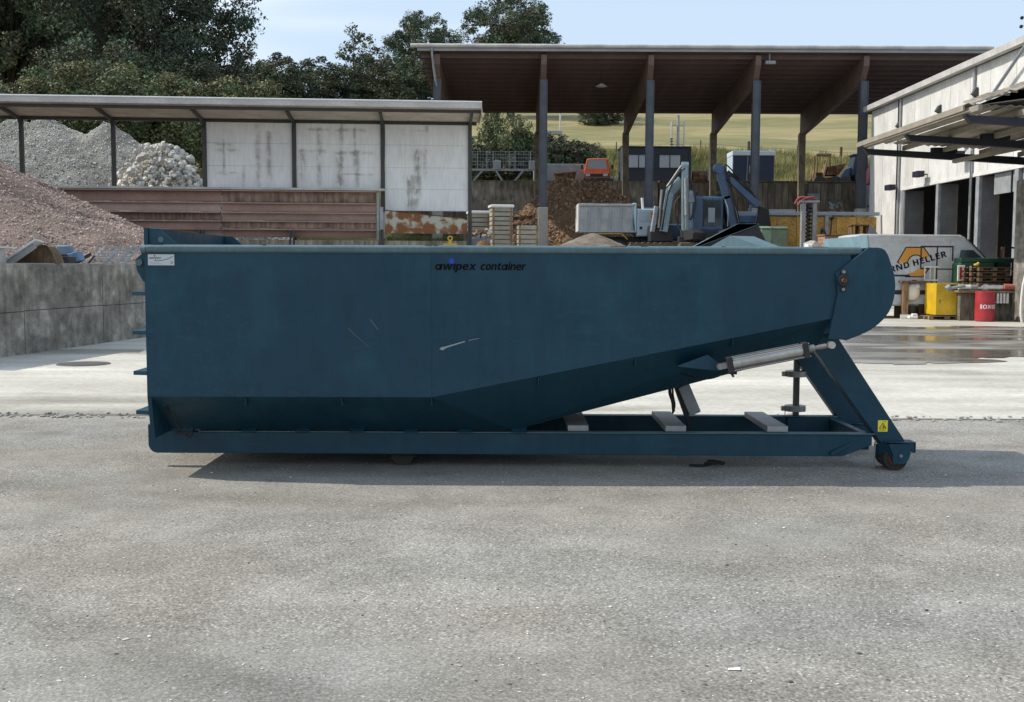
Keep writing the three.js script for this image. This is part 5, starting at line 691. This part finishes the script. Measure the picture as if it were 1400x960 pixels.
  part(E, 'boom_hose', [[-0.1, 1.08]].map(([x, z]) => tube([[x - 0.35, 1.5, z], [x - 0.2, 2.6, z + 0.12], [x, 3.5, z], [x + 0.45, 4.4, z + 0.15], [x + 0.75, 4.6, z + 0.2]], 0.04, 20, 5)), M.black);
  part(E, 'valve_block', [bx(-0.75, -0.05, 1.75, 2.25, 0.3, 0.9, 0.05), bx(-0.55, -0.2, 2.25, 2.55, 0.4, 0.8, 0.04), cyl([-0.9, 1.9, 0.7], [-0.9, 2.4, 0.7], 0.1, 0.1, 10)], M.rustDark);
  part(E, 'grab_arm', beam([-0.95, 1.4, 1.1], [-0.75, 2.7, 1.0], 0.12, 0.2), M.slate); part(E, 'grab_arm', [beam([0.98, 1.3, 1.3], [1.02, 3.3, 1.1], 0.1, 0.16), bx(0.86, 1.2, 2.9, 3.5, 1.0, 1.25, 0.03)], M.slate);
  part(cb, 'cab_pillar', [bx(1.70, 1.76, 1.7, 3.1, 0.77, 0.79), bx(2.16, 2.2, 1.7, 3.1, 0.772, 0.79), bx(1.72, 2.64, 2.2, 2.24, 0.772, 0.79)], M.dark); 
  part(A2, 'boom_hose', [0, 1].map((k) => tube([[0.75 + k * 0.1, 1.4, 1.3], [0.45 + k * 0.1, 2.6, 1.3], [0.1 + k * 0.08, 4.0, 1.3], [-0.1, 4.9, 1.25], [0.5, 4.35, 1.3], [1.4, 3.4, 1.28]], 0.035, 30, 5)), M.black);
  part(A2, 'boom_ram', [cyl([0.95, 1.3, 1.0], [0.35, 2.9, 1.05], 0.09, 0.09, 10), cyl([0.35, 2.9, 1.05], [0.2, 3.3, 1.05], 0.05, 0.05, 8)], M.steel);
  part(A2, 'engine_cover', [bx(0.45, 2.3, 1.9, 2.35, -1.0, 0.6, 0.08), cyl([1.6, 2.35, -0.3], [1.6, 2.9, -0.3], 0.07, 0.07, 10)], M.exBlue); for (let k = 0; k < 6; k++) part(A2, 'louvre', bx(0.9 + k * 0.2, 1.0 + k * 0.2, 1.5, 1.8, 0.9, 0.93), M.dark);
  const at2 = thing('digger_attachments', 'heap of rusty digger buckets and grabs between the two excavators', 'attachments', [9.9, Y, -56.6]); reseed(66); for (let k = 0; k < 9; k++) part(at2, 'attachment', [ext([[-0.3, 0], [0.35, 0.05], [0.4, 0.4], [0.1, 0.6], [-0.3, 0.5]], -0.25, 0.25, 0.02).rotateY(rr(-1, 1)).translate(rr(-0.9, 0.9), 0.1 + (k % 3) * 0.42, rr(-0.3, 0.3))], [M.rustDark, M.track, M.dark][k % 3]);
  // timber boarding with rail, right of the second plinth
  const H = thing('plywood_hoarding', 'yellow chipboard hoarding with grey top rail', 'hoarding', [12.85, 1.6, -59]); for (let k = 0; k < 6; k++) part(H, 'board', bx(k * 1.05, k * 1.05 + 1.03, 0, 2.68 - 0.02 * (k % 2), -0.04, 0.01 + 0.004 * (k % 3), 0.004), M.osb[k % 2]); part(H, 'top_rail', bx(-1.9, 6.4, 2.74, 2.92, -0.1, 0.14, 0.01), M.slate); part(H, 'upright', bx(3.55, 3.72, 0, 2.73, 0.03, 0.15, 0.01), M.slate); part(H, 'side_strip', bx(0.15, 2.0, 2.925, 3.05, -0.1, 0.1), M.grey);
  const bn = (label, x, m, w) => { const b = thing('waste_bin', label, 'waste bin', [x, 1.6, -57.5], 0, 'green bins by the hoarding'); part(b, 'bin_body', ext([[-w * 0.42, 0.1], [w * 0.42, 0.1], [w * 0.5, 1.95], [-w * 0.5, 1.95]], -0.4, 0.4, 0.03), m); part(b, 'lid', slab([[-w * 0.53, 1.97, 0.44], [w * 0.53, 1.97, 0.44], [w * 0.53, 2.1, -0.44], [-w * 0.53, 2.1, -0.44]], [0, 0.05, 0]), m); };
  bn('pale green waste bin on the left by the hoarding', 12.95, mat([0.24, 0.34, 0.24], { map: rep(grungeT, 0.8) }), 0.55); bn('larger olive green waste bin right of the pale one', 13.62, M.binGreen, 0.82);
  const Mx = thing('drill_mast', 'upright grey steel drill mast with red hoses on top', 'drill mast', [14.9, 1.6, -56.5]); for (const s of [-0.28, 0.28]) part(Mx, 'mast_rail', bx(s - 0.1, s + 0.1, 0, 3.25, -0.15, 0.15, 0.01), M.grey); part(Mx, 'auger', [cyl([0, 0, 0], [0, 3.2, 0], 0.07, 0.07, 10), ...Array.from({ length: 16 }, (_, k) => cyl([-0.02, 0.1 + k * 0.195, 0], [0.02, 0.16 + k * 0.195, 0], 0.17, 0.17, 10))], M.dark); part(Mx, 'crown_plate', bx(-0.45, 0.5, 3.26, 3.36, -0.2, 0.2, 0.01), M.grey); part(Mx, 'hose_bundle', [tube([[-0.7, 3.2, 0], [-0.5, 3.5, 0.1], [0, 3.48, 0.1], [0.4, 3.42, 0]], 0.07, 16, 6), tube([[-0.6, 3.1, 0.1], [-0.3, 3.42, 0.15], [0.2, 3.55, 0.1]], 0.06, 16, 6)], mat([0.25, 0.06, 0.06]));
  solo('hose_reel', [tube([[0, 0, 0], [0.1, 0.9, 0], [0.05, 1.7, 0], [0.2, 1.5, 0.05], [0.25, 0.6, 0]], 0.07, 20, 6), cyl([0.45, 0.2, 0], [0.55, 2.2, 0], 0.05, 0.05, 8), new THREE.SphereGeometry(0.14, 10, 8).translate(0.55, 2.25, 0)], M.dark, 'black hoses hanging right of the drill mast', 'hose', [15.65, 1.9, -57]);
  const bp = (label, x) => { const b = thing('brick_pallet', label, 'brick pallet', [x, 1.9, -55.5], 0.12, 'pallets of pink bricks'); part(b, 'deck', bx(-0.65, 0.65, 0, 0.12, -0.5, 0.5), M.palletOld); for (let r = 0; r < 6; r++) for (let c = 0; c < 6; c++) part(b, 'brick', bx(-0.63 + c * 0.212, -0.43 + c * 0.212, 0.13 + r * 0.19, 0.30 + r * 0.19, -0.45, 0.45, 0.008), M.brick); part(b, 'cover_board', bx(-0.68, 0.68, 1.28, 1.34, -0.52, 0.52), M.timber); };
  bp('wrapped pallet of pink bricks, left one near the drill mast', 15.9); bp('wrapped pallet of pink bricks, right one near the white hall', 17.3);
  const bd = thing('bird_house_crate', 'small open crate on the right brick pallet', 'crate', [17.15, 3.25, -55.5]); part(bd, 'crate_side', [bx(-0.45, -0.4, 0, 0.42, -0.3, 0.3), bx(0.28, 0.33, 0, 0.42, -0.3, 0.3), bx(-0.1, -0.05, 0, 0.42, -0.3, 0.3), bx(-0.5, 0.38, 0.42, 0.48, -0.34, 0.34)], M.palletOld); part(bd, 'side_sheet', slab([[0.34, 0, 0.3], [0.85, 0, 0.3], [0.6, 0.35, 0.3], [0.4, 0.48, 0.3]], [0, 0, -0.5]), M.grey);
  reseed(91); const bo = thing('boulder_mound', 'low mound of pale boulders behind the container flap', 'boulders', [14.2, 0, -48]);
  part(bo, 'mound', [bx(-2, 2.2, 0, 2.1, -1, 1, 0.4)], M.sand); for (let i = 0; i < 18; i++) rock(bo, 'boulder', rr(-2, 2), rr(1.9, 2.45), rr(0.2, 0.9), rr(0.2, 0.42), [M.sand, M.conc, M.blockWarm][i % 3]); rock(bo, 'boulder', -1.75, 2.35, 0.9, 0.3, M.film);
  const wd = []; for (let i = 0; i < 240; i++) { const x = rr(-0.5, 2.2), h = rr(0.1, 0.3); wd.push(slab([[x, 2.3, 0.5], [x + 0.04, 2.3, 0.5], [x + rr(-0.1, 0.1), 2.3 + h, 0.5 + rr(-0.2, 0.2)]], [0, 0.004, 0.004])); } const we = solo('mound_weeds', wd, mat([0.12, 0.15, 0.05]), 'weeds on top of the boulder mound', 'weeds', [14.9, 0.15, -48]); we.userData.kind = 'stuff';
}
// ---------------------------------------------------------------- white hall on the right
{
  const Hh = thing('white_hall', 'tall white sheet clad hall with dark open bays along its side', 'hall', [19.4, 0, -61]);   // local x into the hall, local z = 61 - depth
  reseed(44);
  const top = 10.02, open = 5.56, zEnd = 33;
  let z = 0; let k = 0; while (z < zEnd) { const w = [1.1, 0.9, 1.25][k % 3]; const below = z + w / 2 > 5.05; part(Hh, 'wall_sheet', bx(-0.02 - 0.006 * (k % 2), 0.08, below ? open : 0, top, z + 0.006, z + w - 0.006, 0.01), M.hall[[0, 2, 0, 1, 0, 2][k % 6]]); z += w; k++; }
  part(Hh, 'gable_wall', bx(0, 13, 0, top, -0.1, -0.01), M.hall[0]);
  const rf = part(Hh, 'roof', slab([[-0.25, 10.18, -0.35], [-0.25, 10.18, zEnd], [13, 12.2, zEnd], [13, 12.2, -0.35]], [0, 0.12, 0]), M.gutter); part(rf, 'eaves_trim', bx(-0.38, -0.1, 10.02, 10.30, -0.4, zEnd, 0.02), M.fascia);
  part(Hh, 'lintel', bx(-0.06, 0.1, open - 0.12, open + 0.02, 5.0, zEnd, 0.01), M.hall[0]);
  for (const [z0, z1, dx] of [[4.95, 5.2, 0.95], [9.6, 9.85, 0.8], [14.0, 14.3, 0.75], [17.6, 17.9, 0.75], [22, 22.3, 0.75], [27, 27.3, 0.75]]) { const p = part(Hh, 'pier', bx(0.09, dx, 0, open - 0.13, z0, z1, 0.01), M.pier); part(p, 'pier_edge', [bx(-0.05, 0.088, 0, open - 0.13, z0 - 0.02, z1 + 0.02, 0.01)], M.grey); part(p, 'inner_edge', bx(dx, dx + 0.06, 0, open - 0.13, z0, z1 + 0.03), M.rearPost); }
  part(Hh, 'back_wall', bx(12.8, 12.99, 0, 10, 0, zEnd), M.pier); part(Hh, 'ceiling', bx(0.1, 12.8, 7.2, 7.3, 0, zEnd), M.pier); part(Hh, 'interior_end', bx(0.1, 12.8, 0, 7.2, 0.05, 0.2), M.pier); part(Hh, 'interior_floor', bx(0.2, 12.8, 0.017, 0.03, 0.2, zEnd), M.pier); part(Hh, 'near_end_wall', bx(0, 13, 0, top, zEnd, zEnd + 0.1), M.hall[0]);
  for (let q = 0; q < 3; q++) part(Hh, 'transom_panel', bx(0.12, 0.16, 4.6, open - 0.14, 15.4 + q * 1.7, 16.9 + q * 1.7), M.grey);
  for (const zz of [4.7, 13.6]) part(Hh, 'downpipe', cyl([-0.1, 0, zz], [-0.1, 10.0, zz], 0.06, 0.06, 10), M.galv);
  part(Hh, 'cable_duct', bx(-0.08, -0.03, 0, 10, 4.25, 4.33), M.post);
  for (const [zz, y] of [[4.5, 5.55], [8.4, 5.9], [13.0, 6.35]]) { const l = part(Hh, 'floodlight', bx(-0.62, -0.28, y - 0.05, y + 0.22, zz - 0.35, zz + 0.35, 0.02), M.navy); part(l, 'lamp_arm', bx(-0.3, -0.03, y + 0.05, y + 0.1, zz - 0.05, zz + 0.05), M.dark); }
  for (const [zz, y] of [[4.6, 8.7], [9.8, 8.75], [13.8, 8.9]]) part(Hh, 'wall_speaker', ext([[-0.3, y - 0.05], [-0.05, y - 0.2], [-0.05, y + 0.25], [-0.17, y + 0.18]], zz - 0.1, zz + 0.1, 0.02), M.post);
  part(Hh, 'stay_pole', cyl([-0.3, 6.9, 12.6], [-0.35, 10.3, 19.6], 0.07, 0.07, 10), M.slate);
  const an = thing('wind_gauge', 'small black cup wind gauge on the hall eaves', 'wind gauge', [19.2, 10.3, -42.35]); an.scale.setScalar(0.8); part(an, 'stem', tube([[0.35, -0.05, 0], [0.05, 0.0, 0], [-0.12, 0.2, 0], [-0.14, 0.75, 0]], 0.025, 16, 6), M.dark); for (const [x, y] of [[-0.34, 0.78], [0.02, 0.86], [-0.36, 0.38]]) part(an, 'cup', new THREE.SphereGeometry(0.085, 10, 8).translate(x, y, 0), M.black); part(an, 'cup_arm', [cyl([-0.34, 0.78, 0], [0.02, 0.86, 0], 0.015, 0.015, 5), cyl([-0.36, 0.38, 0], [-0.14, 0.45, 0], 0.015, 0.015, 5)], M.black);

  // canopy in front of the hall
  const C = thing('canopy', 'lean-to canopy with dark beams and broken corrugated roof beside the hall', 'canopy', [11.9, 0, -38]);
  const yAt = (x) => 5.6 - 0.05 * x;
  for (const zz of [0, 4, 8.4]) { const b = part(C, 'cross_beam', slab([[0.05, yAt(0) - 0.17, zz - 0.1], [7.3, yAt(7.3) - 0.24, zz - 0.1], [7.3, yAt(7.3) + 0.02, zz - 0.1], [-0.1, yAt(0) + 0.02, zz - 0.1]], [0, 0, 0.22]), M.navy); part(b, 'junction_box', bx(2.2, 3.05, yAt(2.6) + 0.02, yAt(2.6) + 0.2, zz - 0.1, zz + 0.1, 0.01), M.navy); }
  for (const x of [0.0, 1.3, 2.6, 3.9, 5.2, 6.5]) part(C, 'purlin', beam([x, yAt(x) + 0.12, -0.1], [x, yAt(x) + 0.12, 9.2], 0.1, 0.15), M.canopySheet);
  reseed(52);
  for (let q = 0; q < 7; q++) { const x0 = -0.18 + q * 1.06, x1 = x0 + 1.08, zE = 8.6 + (q === 0 ? 0 : rr(0.1, 0.6)); const wav = []; const n = 9; for (let i = 0; i <= n; i++) { const t = i / n, x = lerp(x0, x1, t); wav.push([x, yAt(x) + 0.25 + (i % 2) * 0.05]); } const pts = [...wav, ...wav.slice().reverse().map((p) => [p[0], p[1] + 0.012])]; part(C, 'roof_sheet', ext(pts, -0.35 + 0.15 * rnd(), zE), M.canopySheet); }
  part(C, 'edge_board', bx(-0.24, -0.19, 5.70, 5.84, -0.3, 8.7), M.canopySheet);
  part(C, 'tube_lamp', [beam([2.5, 5.1, 1.2], [4.9, 5.55, 5.2], 0.16, 0.12)], M.canopySheet); part(C, 'tube_lamp', [beam([4.3, 5.25, 3.2], [5.9, 5.5, 6.6], 0.14, 0.12)], M.canopySheet);
  part(C, 'hanging_wire', cyl([3.3, 3.7, 0.6], [3.3, 5.5, 0.6], 0.012, 0.012, 5), M.slate);
  for (let q = 0; q < 15; q++) { const t = q / 14; part(C, 'broken_sheet', slab([[0.05 + t * 2.4, yAt(0) + 0.30 + t * 0.75 + rr(-0.05, 0.05), 8.6 + rr(-0.1, 0.2)], [0.3 + t * 2.4, yAt(0) + 0.32 + t * 0.8 + rr(-0.05, 0.08), 8.6 + rr(0, 0.2)], [0.32 + t * 2.4, yAt(0) + 0.42 + t * 0.85 + rr(0, 0.12), 8.0], [0.02 + t * 2.4, yAt(0) + 0.40 + t * 0.8, 8.0]], [0.03, 0.05, 0]), [M.canopySheet, M.stain, M.rearPost][q % 3]); }
  part(C, 'upper_sheet', slab([[0.2, 5.85, 8.5], [2.6, 6.75, 8.5], [5.6, 6.6, 8.5], [5.6, 6.4, 3], [2.6, 6.5, 3], [0.2, 5.85, 3]], [0, 0.03, 0]), M.canopySheet);
  const pl = thing('concrete_pillar', 'thick grey concrete pillar at the right edge of the photo', 'pillar', [16.4, 0, -34]); part(pl, 'shaft', bx(-1.05, 1.2, 0, 4.3, -0.3, 0.6, 0.04), M.wallConc); part(pl, 'white_pipe', tube([[-1.12, 4.3, 0.62], [-1.1, 3.0, 0.62], [-1.08, 2.0, 0.62], [-1.06, 1.55, 0.62], [-1.14, 1.1, 0.62], [-1.17, 0.25, 0.62], [-1.12, 0.0, 0.62]], 0.04, 30, 8), M.film); part(pl, 'formwork_joint', bx(-1.055, 1.21, 1.52, 1.535, -0.305, 0.606), M.pier);
}
// ---------------------------------------------------------------- things in front of the hall
{
  // panel van, facing right
  const V = thing('panel_van', 'white high-roof panel van with orange and black sign writing', 'van', [13.4, 0, -36.6]), zs = 1.0;
  const body = part(V, 'body', ext([[-2.75, 0.42], [3.2, 0.42], [3.25, 1.0], [3.05, 1.22], [2.15, 1.42], [1.5, 2.12], [1.0, 2.6], [0.85, 2.68], [-2.3, 2.70], [-2.48, 2.66], [-2.75, 1.9]], -1, zs, 0.06), M.van);
  part(body, 'roof_lip', [bx(-2.4, 0.8, 2.60, 2.66, zs - 0.03, zs + 0.012, 0.005)], M.white);
  part(body, 'panel_seam', [bx(-0.745, -0.735, 0.5, 2.6, zs, zs + 0.003), bx(0.52, 0.53, 0.5, 2.55, zs, zs + 0.003), bx(-2.6, 1.3, 1.35, 1.358, zs, zs + 0.003)], M.grey);
  part(body, 'side_rail', bx(-1.6, -0.75, 1.36, 1.41, zs, zs + 0.03, 0.004), M.dark);
  part(V, 'door_window', ext([[0.75, 1.55], [1.62, 1.55], [1.5, 1.98], [1.25, 2.2], [0.85, 2.2]], zs, zs + 0.012, 0), M.glass);
  part(V, 'sliding_door', [bx(-0.43, 0.62, 2.28, 2.33, zs, zs + 0.012, 0.005), bx(-0.43, -0.385, 1.60, 2.30, zs, zs + 0.012, 0.005), bx(0.575, 0.62, 1.85, 2.30, zs, zs + 0.012, 0.005), bx(-0.41, -0.1, 1.585, 1.625, zs, zs + 0.012, 0.005), bx(0.085, 0.125, 0.85, 2.29, zs, zs + 0.012), bx(0.12, 0.6, 1.575, 1.61, zs, zs + 0.012, 0.005)], M.dark, 'black framed side door outline');
  part(V, 'windscreen', slab([[2.1, 1.48, -0.9], [2.1, 1.48, 0.9], [1.15, 2.52, 0.85], [1.15, 2.52, -0.85]], [0.03, 0.03, 0]), M.glass);
  for (const x of [-1.9, 2.1]) for (const s of [-1, 1]) { const w = part(V, 'wheel', cyl([x, 0.35, s * 0.78], [x, 0.35, s * 1.01], 0.35, 0.35, 20), M.dark); part(w, 'rim', cyl([x, 0.35, s * 1.01], [x, 0.35, s * 1.02], 0.2, 0.2, 16), M.grey); }
  part(V, 'rub_strip', bx(-2.7, 3.1, 0.78, 0.92, zs - 0.01, zs + 0.025, 0.01), M.dark); part(V, 'door_handle', [bx(0.6, 0.78, 1.28, 1.33, zs, zs + 0.03, 0.01)], M.dark); part(V, 'door_handle', bx(-0.68, -0.52, 1.2, 1.25, zs, zs + 0.03, 0.01), M.dark); part(V, 'rear_lamp', bx(-2.77, -2.7, 1.0, 1.5, zs - 0.12, zs + 0.005, 0.01), M.red); part(V, 'mirror', bx(1.75, 1.95, 1.5, 1.85, zs + 0.05, zs + 0.25, 0.03), M.dark);
  // sign writing: open hexagon arc and name
  const arcT = []; for (let a = 0; a <= 8; a++) { const t = 0.15 * Math.PI + a / 8 * 0.85 * Math.PI; arcT.push([-0.575 + 0.25 * Math.cos(t), 1.80 + 0.24 * Math.sin(t)]); }
  const sh1 = [[-1.14, 1.80], [-0.88, 2.27], [-0.33, 2.27], [-0.12, 1.98], ...arcT];
  const logo = part(V, 'sign_logo', [ext(sh1, zs + 0.004, zs + 0.007), ext([[-0.88, 1.36], [-0.34, 1.36], [-0.17, 1.60], [-0.48, 1.60], [-0.64, 1.48], [-0.8, 1.45]], zs + 0.004, zs + 0.007)], M.orangeInk);
  const ln = (pts, w = 0.03) => pts.slice(1).map((p, i) => beam([pts[i][0], pts[i][1], zs + 0.009], [p[0], p[1], zs + 0.009], 0.002, w, v3(-(p[1] - pts[i][1]), p[0] - pts[i][0], 0).normalize()));
  part(logo, 'logo_outline', ln([[-1.09, 1.77], [-1.15, 1.81], [-0.89, 2.28], [-0.33, 2.28], [-0.10, 1.97]]), M.ink); part(logo, 'logo_outline', ln(arcT), M.ink); part(logo, 'logo_outline', ln([[-0.93, 1.38], [-0.87, 1.345], [-0.33, 1.345], [-0.15, 1.60]]), M.ink);
  const tx = text('BERND HELLER', 0.19, 0.003); tx.computeBoundingBox(); const tw = tx.boundingBox.max.x; tx.scale(2.25 / tw, 1, 1).rotateZ(0.285).translate(-1.74, 1.36, zs + 0.012); part(V, 'sign_lettering', tx, M.ink, 'black slanting name lettering');
  part(V, 'small_lettering', [bx(0.15, 0.45, 1.80, 1.815, zs + 0.003, zs + 0.005), bx(-1.7, 0.3, 2.44, 2.47, zs + 0.002, zs + 0.004), bx(-1.5, 0.2, 2.39, 2.40, zs + 0.002, zs + 0.004)], mat([0.45, 0.44, 0.42]), 'faded grey small print');
  // green utility vehicle rear
  const G = thing('green_utility_vehicle', 'dark green utility vehicle with red rear lamp behind the workbench', 'utility vehicle', [14.95, 0, -35.2]);
  part(G, 'body', [ext([[-0.98, 0.75], [1.6, 0.75], [1.6, 1.3], [0.2, 1.3], [0.2, 1.85], [-0.85, 1.85], [-0.95, 1.75]], -0.6, 0.1, 0.05), bx(-0.9, 1.6, 1.80, 1.95, -0.6, 0.12, 0.04)], M.green); const rl = part(G, 'rear_lamp', bx(-0.99, -0.76, 1.22, 1.72, 0.11, 0.15, 0.01), M.film); part(rl, 'lens', bx(-0.94, -0.81, 1.28, 1.66, 0.15, 0.17, 0.01), mat([0.32, 0.03, 0.045], { roughness: 0.3 })); part(G, 'handle', [bx(-0.62, -0.55, 1.5, 1.7, 0.11, 0.15, 0.02)], M.film); part(G, 'roll_bar', [tube([[0.4, 1.9, 0], [0.45, 2.25, 0], [0.9, 2.25, 0], [1.55, 1.98, 0], [1.7, 1.8, 0]], 0.03, 20, 6)], M.dark); part(G, 'bracket', bx(0.42, 0.5, 1.9, 2.3, -0.05, 0.05), M.timber); part(G, 'load_frame', [bx(0.3, 1.7, 1.35, 1.4, -0.3, 0.1), bx(0.3, 1.7, 1.6, 1.64, -0.3, 0.1), bx(0.75, 0.8, 1.3, 1.8, 0.0, 0.1), bx(1.2, 1.25, 1.3, 1.8, 0, 0.1)], M.black); for (const x of [-0.4, 1.2]) part(G, 'wheel', cyl([x, 0.42, -0.2], [x, 0.42, 0.12], 0.42, 0.42, 18), M.dark); part(G, 'end_cap', cyl([1.25, 1.93, 0.14], [1.42, 1.93, 0.14], 0.07, 0.07, 12), M.film);
  // pallets
  function pallet(parent, y0, m, n = 1, w = 1.2) { for (let k = 0; k < n; k++) { const y = y0 + k * 0.16; for (const x of [-w / 2 + 0.06, 0, w / 2 - 0.06]) for (const z of [-0.34, 0, 0.34]) part(parent, 'block', bx(x - 0.07, x + 0.07, y + 0.022, y + 0.095, z - 0.05, z + 0.05), m); for (const z of [-0.34, 0, 0.34]) part(parent, 'bottom_board', bx(-w / 2, w / 2, y, y + 0.02, z - 0.05, z + 0.05), m); for (const z of [-0.34, -0.17, 0, 0.17, 0.34]) part(parent, 'deck_board', bx(-w / 2, w / 2, y + 0.097, y + 0.118, z - 0.06, z + 0.06), m); } }
  const p1 = thing('wooden_pallet', 'pale wooden pallet under the yellow cabinet', 'pallet', [13.5, 0.024, -35.0], 0.05); pallet(p1, 0, M.pallet, 1, 1.15);
  const Yc = thing('yellow_cabinet', 'bright yellow steel compressor cabinet on a wooden pallet', 'cabinet', [13.5, 0.145, -35.0], 0.05); part(Yc, 'housing', bx(-0.40, 0.44, 0.03, 1.0, -0.42, 0.42, 0.015), M.yellow); part(Yc, 'base_frame', bx(-0.38, 0.42, 0, 0.029, -0.4, 0.4), M.dark); part(Yc, 'control_panel', bx(0.04, 0.36, 0.80, 0.97, 0.421, 0.435, 0.004), M.dark); part(Yc, 'lock', [bx(0.36, 0.385, 0.62, 0.68, 0.421, 0.432), bx(-0.28, -0.26, 0.40, 0.52, 0.421, 0.428)], M.dark); part(Yc, 'top_sheet', bx(-0.40, 0.44, 1.001, 1.012, -0.42, 0.42), M.yellowDull); part(Yc, 'door_seam', bx(-0.33, 0.43, 0.77, 0.776, 0.4205, 0.424), M.yellowDull);
  // red drum
  const D = thing('red_drum', 'red steel drum with white lettering in front of the block', 'drum', [14.36, 0.024, -33.9], 0.06), prof = [[0, 0], [0.27, 0], [0.285, 0.02], [0.285, 0.3], [0.297, 0.315], [0.285, 0.33], [0.285, 0.6], [0.297, 0.615], [0.285, 0.63], [0.285, 0.87], [0.295, 0.89], [0.28, 0.9], [0.275, 0.885], [0, 0.885]];
  part(D, 'shell', new THREE.LatheGeometry(prof.map((p) => new THREE.Vector2(...p)), 36), M.red); { const g = prep(text('IOXOI', 0.115, 0.004)); g.computeBoundingBox(); const w = g.boundingBox.max.x, p = g.attributes.position; for (let i = 0; i < p.count; i++) { const a = (p.getX(i) - w / 2) / w * 1.9, r = 0.2865 + p.getZ(i); p.setXYZ(i, Math.sin(a) * r, p.getY(i) + 0.39, Math.cos(a) * r); } g.computeVertexNormals(); part(D, 'drum_lettering', g, M.film, 'white capital lettering round the drum'); } part(D, 'bung', cyl([0.14, 0.885, 0.1], [0.14, 0.9, 0.1], 0.04, 0.04, 10), M.dark);
  // block / workbench row
  solo('concrete_counter', [bx(-0.98, 0.95, 0, 0.85, -0.4, 0.2, 0.015)], M.concWarm, 'grey concrete block counter behind the red drum', 'counter', [14.75, 0.022, -34.5]).material = mat([0.24, 0.22, 0.18], { map: rep(streakT, 2), roughness: 0.9 });
  solo('counter_top', [bx(-1.05, 0.95, 0, 0.07, -0.45, 0.3, 0.01)], M.pallet, 'pale timber top board of the concrete counter', 'board', [14.72, 0.876, -34.45]);
  const PP = thing('pipe_bundle', 'long pale and red pipes lying on the counter top', 'pipes', [14.6, 0.947, -34.3]); part(PP, 'pipe', [cyl([-0.9, 0.1, 0], [0.6, 0.1, 0], 0.075, 0.075, 12), cyl([-0.15, 0.1, 0], [-0.02, 0.1, 0], 0.1, 0.1, 12)], M.film); part(PP, 'pipe', [cyl([-1.25, 0.05, 0.12], [-0.75, 0.15, 0.12], 0.05, 0.05, 10), cyl([-1.3, 0.03, 0.1], [-1.2, 0.12, 0.1], 0.09, 0.09, 10)], M.slate); part(PP, 'pipe', cyl([0.45, 0.12, 0.1], [1.0, 0.1, 0.1], 0.09, 0.09, 12), mat([0.42, 0.12, 0.09]), 'reddish pipe end'); part(PP, 'flange', cyl([-0.55, 0.09, 0.02], [-0.35, 0.09, 0.02], 0.09, 0.09, 14), M.grey);
  solo('white_radiator', [0, 1, 2, 3].map((k) => bx(-0.18 + k * 0.1, -0.11 + k * 0.1, 0, 0.32, 0, 0.06, 0.015)).concat([bx(-0.2, 0.2, 0.02, 0.06, -0.02, 0.03)]), M.film, 'small white ribbed panel hung on the counter front', 'panel', [15.02, 0.55, -34.24]);
  const PS = thing('pallet_stack', 'stack of three old pallets on the counter before the green vehicle', 'pallet stack', [14.72, 1.06, -34.75], 0.3); pallet(PS, 0, M.palletOld, 4, 1.15);
  solo('yellow_bag', [new THREE.SphereGeometry(0.07, 12, 9).scale(1.2, 0.7, 1), new THREE.SphereGeometry(0.05, 10, 8).translate(0.05, 0.04, 0.01)], M.yellowDull, 'crumpled yellow bag on the pallet stack', 'bag', [14.33, 1.73, -34.55]);
  const WB = thing('workbench', 'brown wooden workbench with junk under it left of the yellow cabinet', 'workbench', [12.75, 0.022, -35.4]); part(WB, 'leg', bx(-0.38, -0.20, 0, 1.14, -0.1, 0.06, 0.01), M.timber); part(WB, 'leg', bx(0.22, 0.4, 0, 1.1, -0.3, -0.2), M.brownBoard); part(WB, 'top', bx(-0.45, 0.55, 1.14, 1.2, -0.6, 0.1, 0.01), M.palletOld); part(WB, 'side_board', bx(0.12, 0.5, 0.02, 0.95, -0.35, -0.31), M.brownBoard); part(WB, 'back_board', bx(-0.42, 0.5, 0, 1.1, -0.62, -0.58), M.brownBoard); part(WB, 'foot_board', bx(-0.45, 0.1, 0, 0.13, 0.062, 0.1), M.film);
  solo('bucket', [cyl([0, 0, 0], [0, 0.38, 0], 0.13, 0.16, 16), cyl([0, 0.38, 0], [0, 0.40, 0], 0.17, 0.17, 16)], M.dark, 'dark bucket on the ground under the workbench', 'bucket', [12.72, 0.022, -35.55]);
  solo('plastic_sack', [new THREE.SphereGeometry(0.24, 14, 10).scale(1.1, 1.2, 0.7), new THREE.SphereGeometry(0.12, 10, 8).translate(0.15, 0.18, 0)], M.film, 'white plastic sack hanging under the workbench top', 'sack', [12.72, 0.86, -35.55]);
  solo('rag', [bx(-0.16, 0.14, 0, 0.1, -0.1, 0.1, 0.04), bx(-0.05, 0.12, 0.09, 0.17, -0.08, 0.08, 0.03)], M.film, 'white cloth bundle on the ground under the workbench', 'cloth', [12.66, 0.022, -35.2]);
  solo('steel_stand', [bx(-0.02, 0.02, 0, 0.98, -0.02, 0.02), bx(-0.1, 0.08, 0, 0.04, -0.1, 0.1), bx(-0.2, 0.06, 0.96, 1.0, -0.02, 0.02)], M.slate, 'thin grey steel stand right of the yellow cabinet', 'stand', [14.02, 0.022, -34.4]);
  solo('wire_frame', [bx(-0.18, 0.26, 0, 0.04, 0, 0.04), bx(-0.18, 0.26, 0.42, 0.46, 0, 0.04), bx(-0.18, -0.15, 0, 0.46, 0, 0.03), bx(0.0, 0.02, 0, 0.46, 0, 0.03), bx(0.14, 0.16, 0, 0.46, 0, 0.03)], M.film, 'white wire frame standing on the workbench before the van', 'frame', [13.25, 1.222, -35.5]);
}
renderer.render(scene, camera);
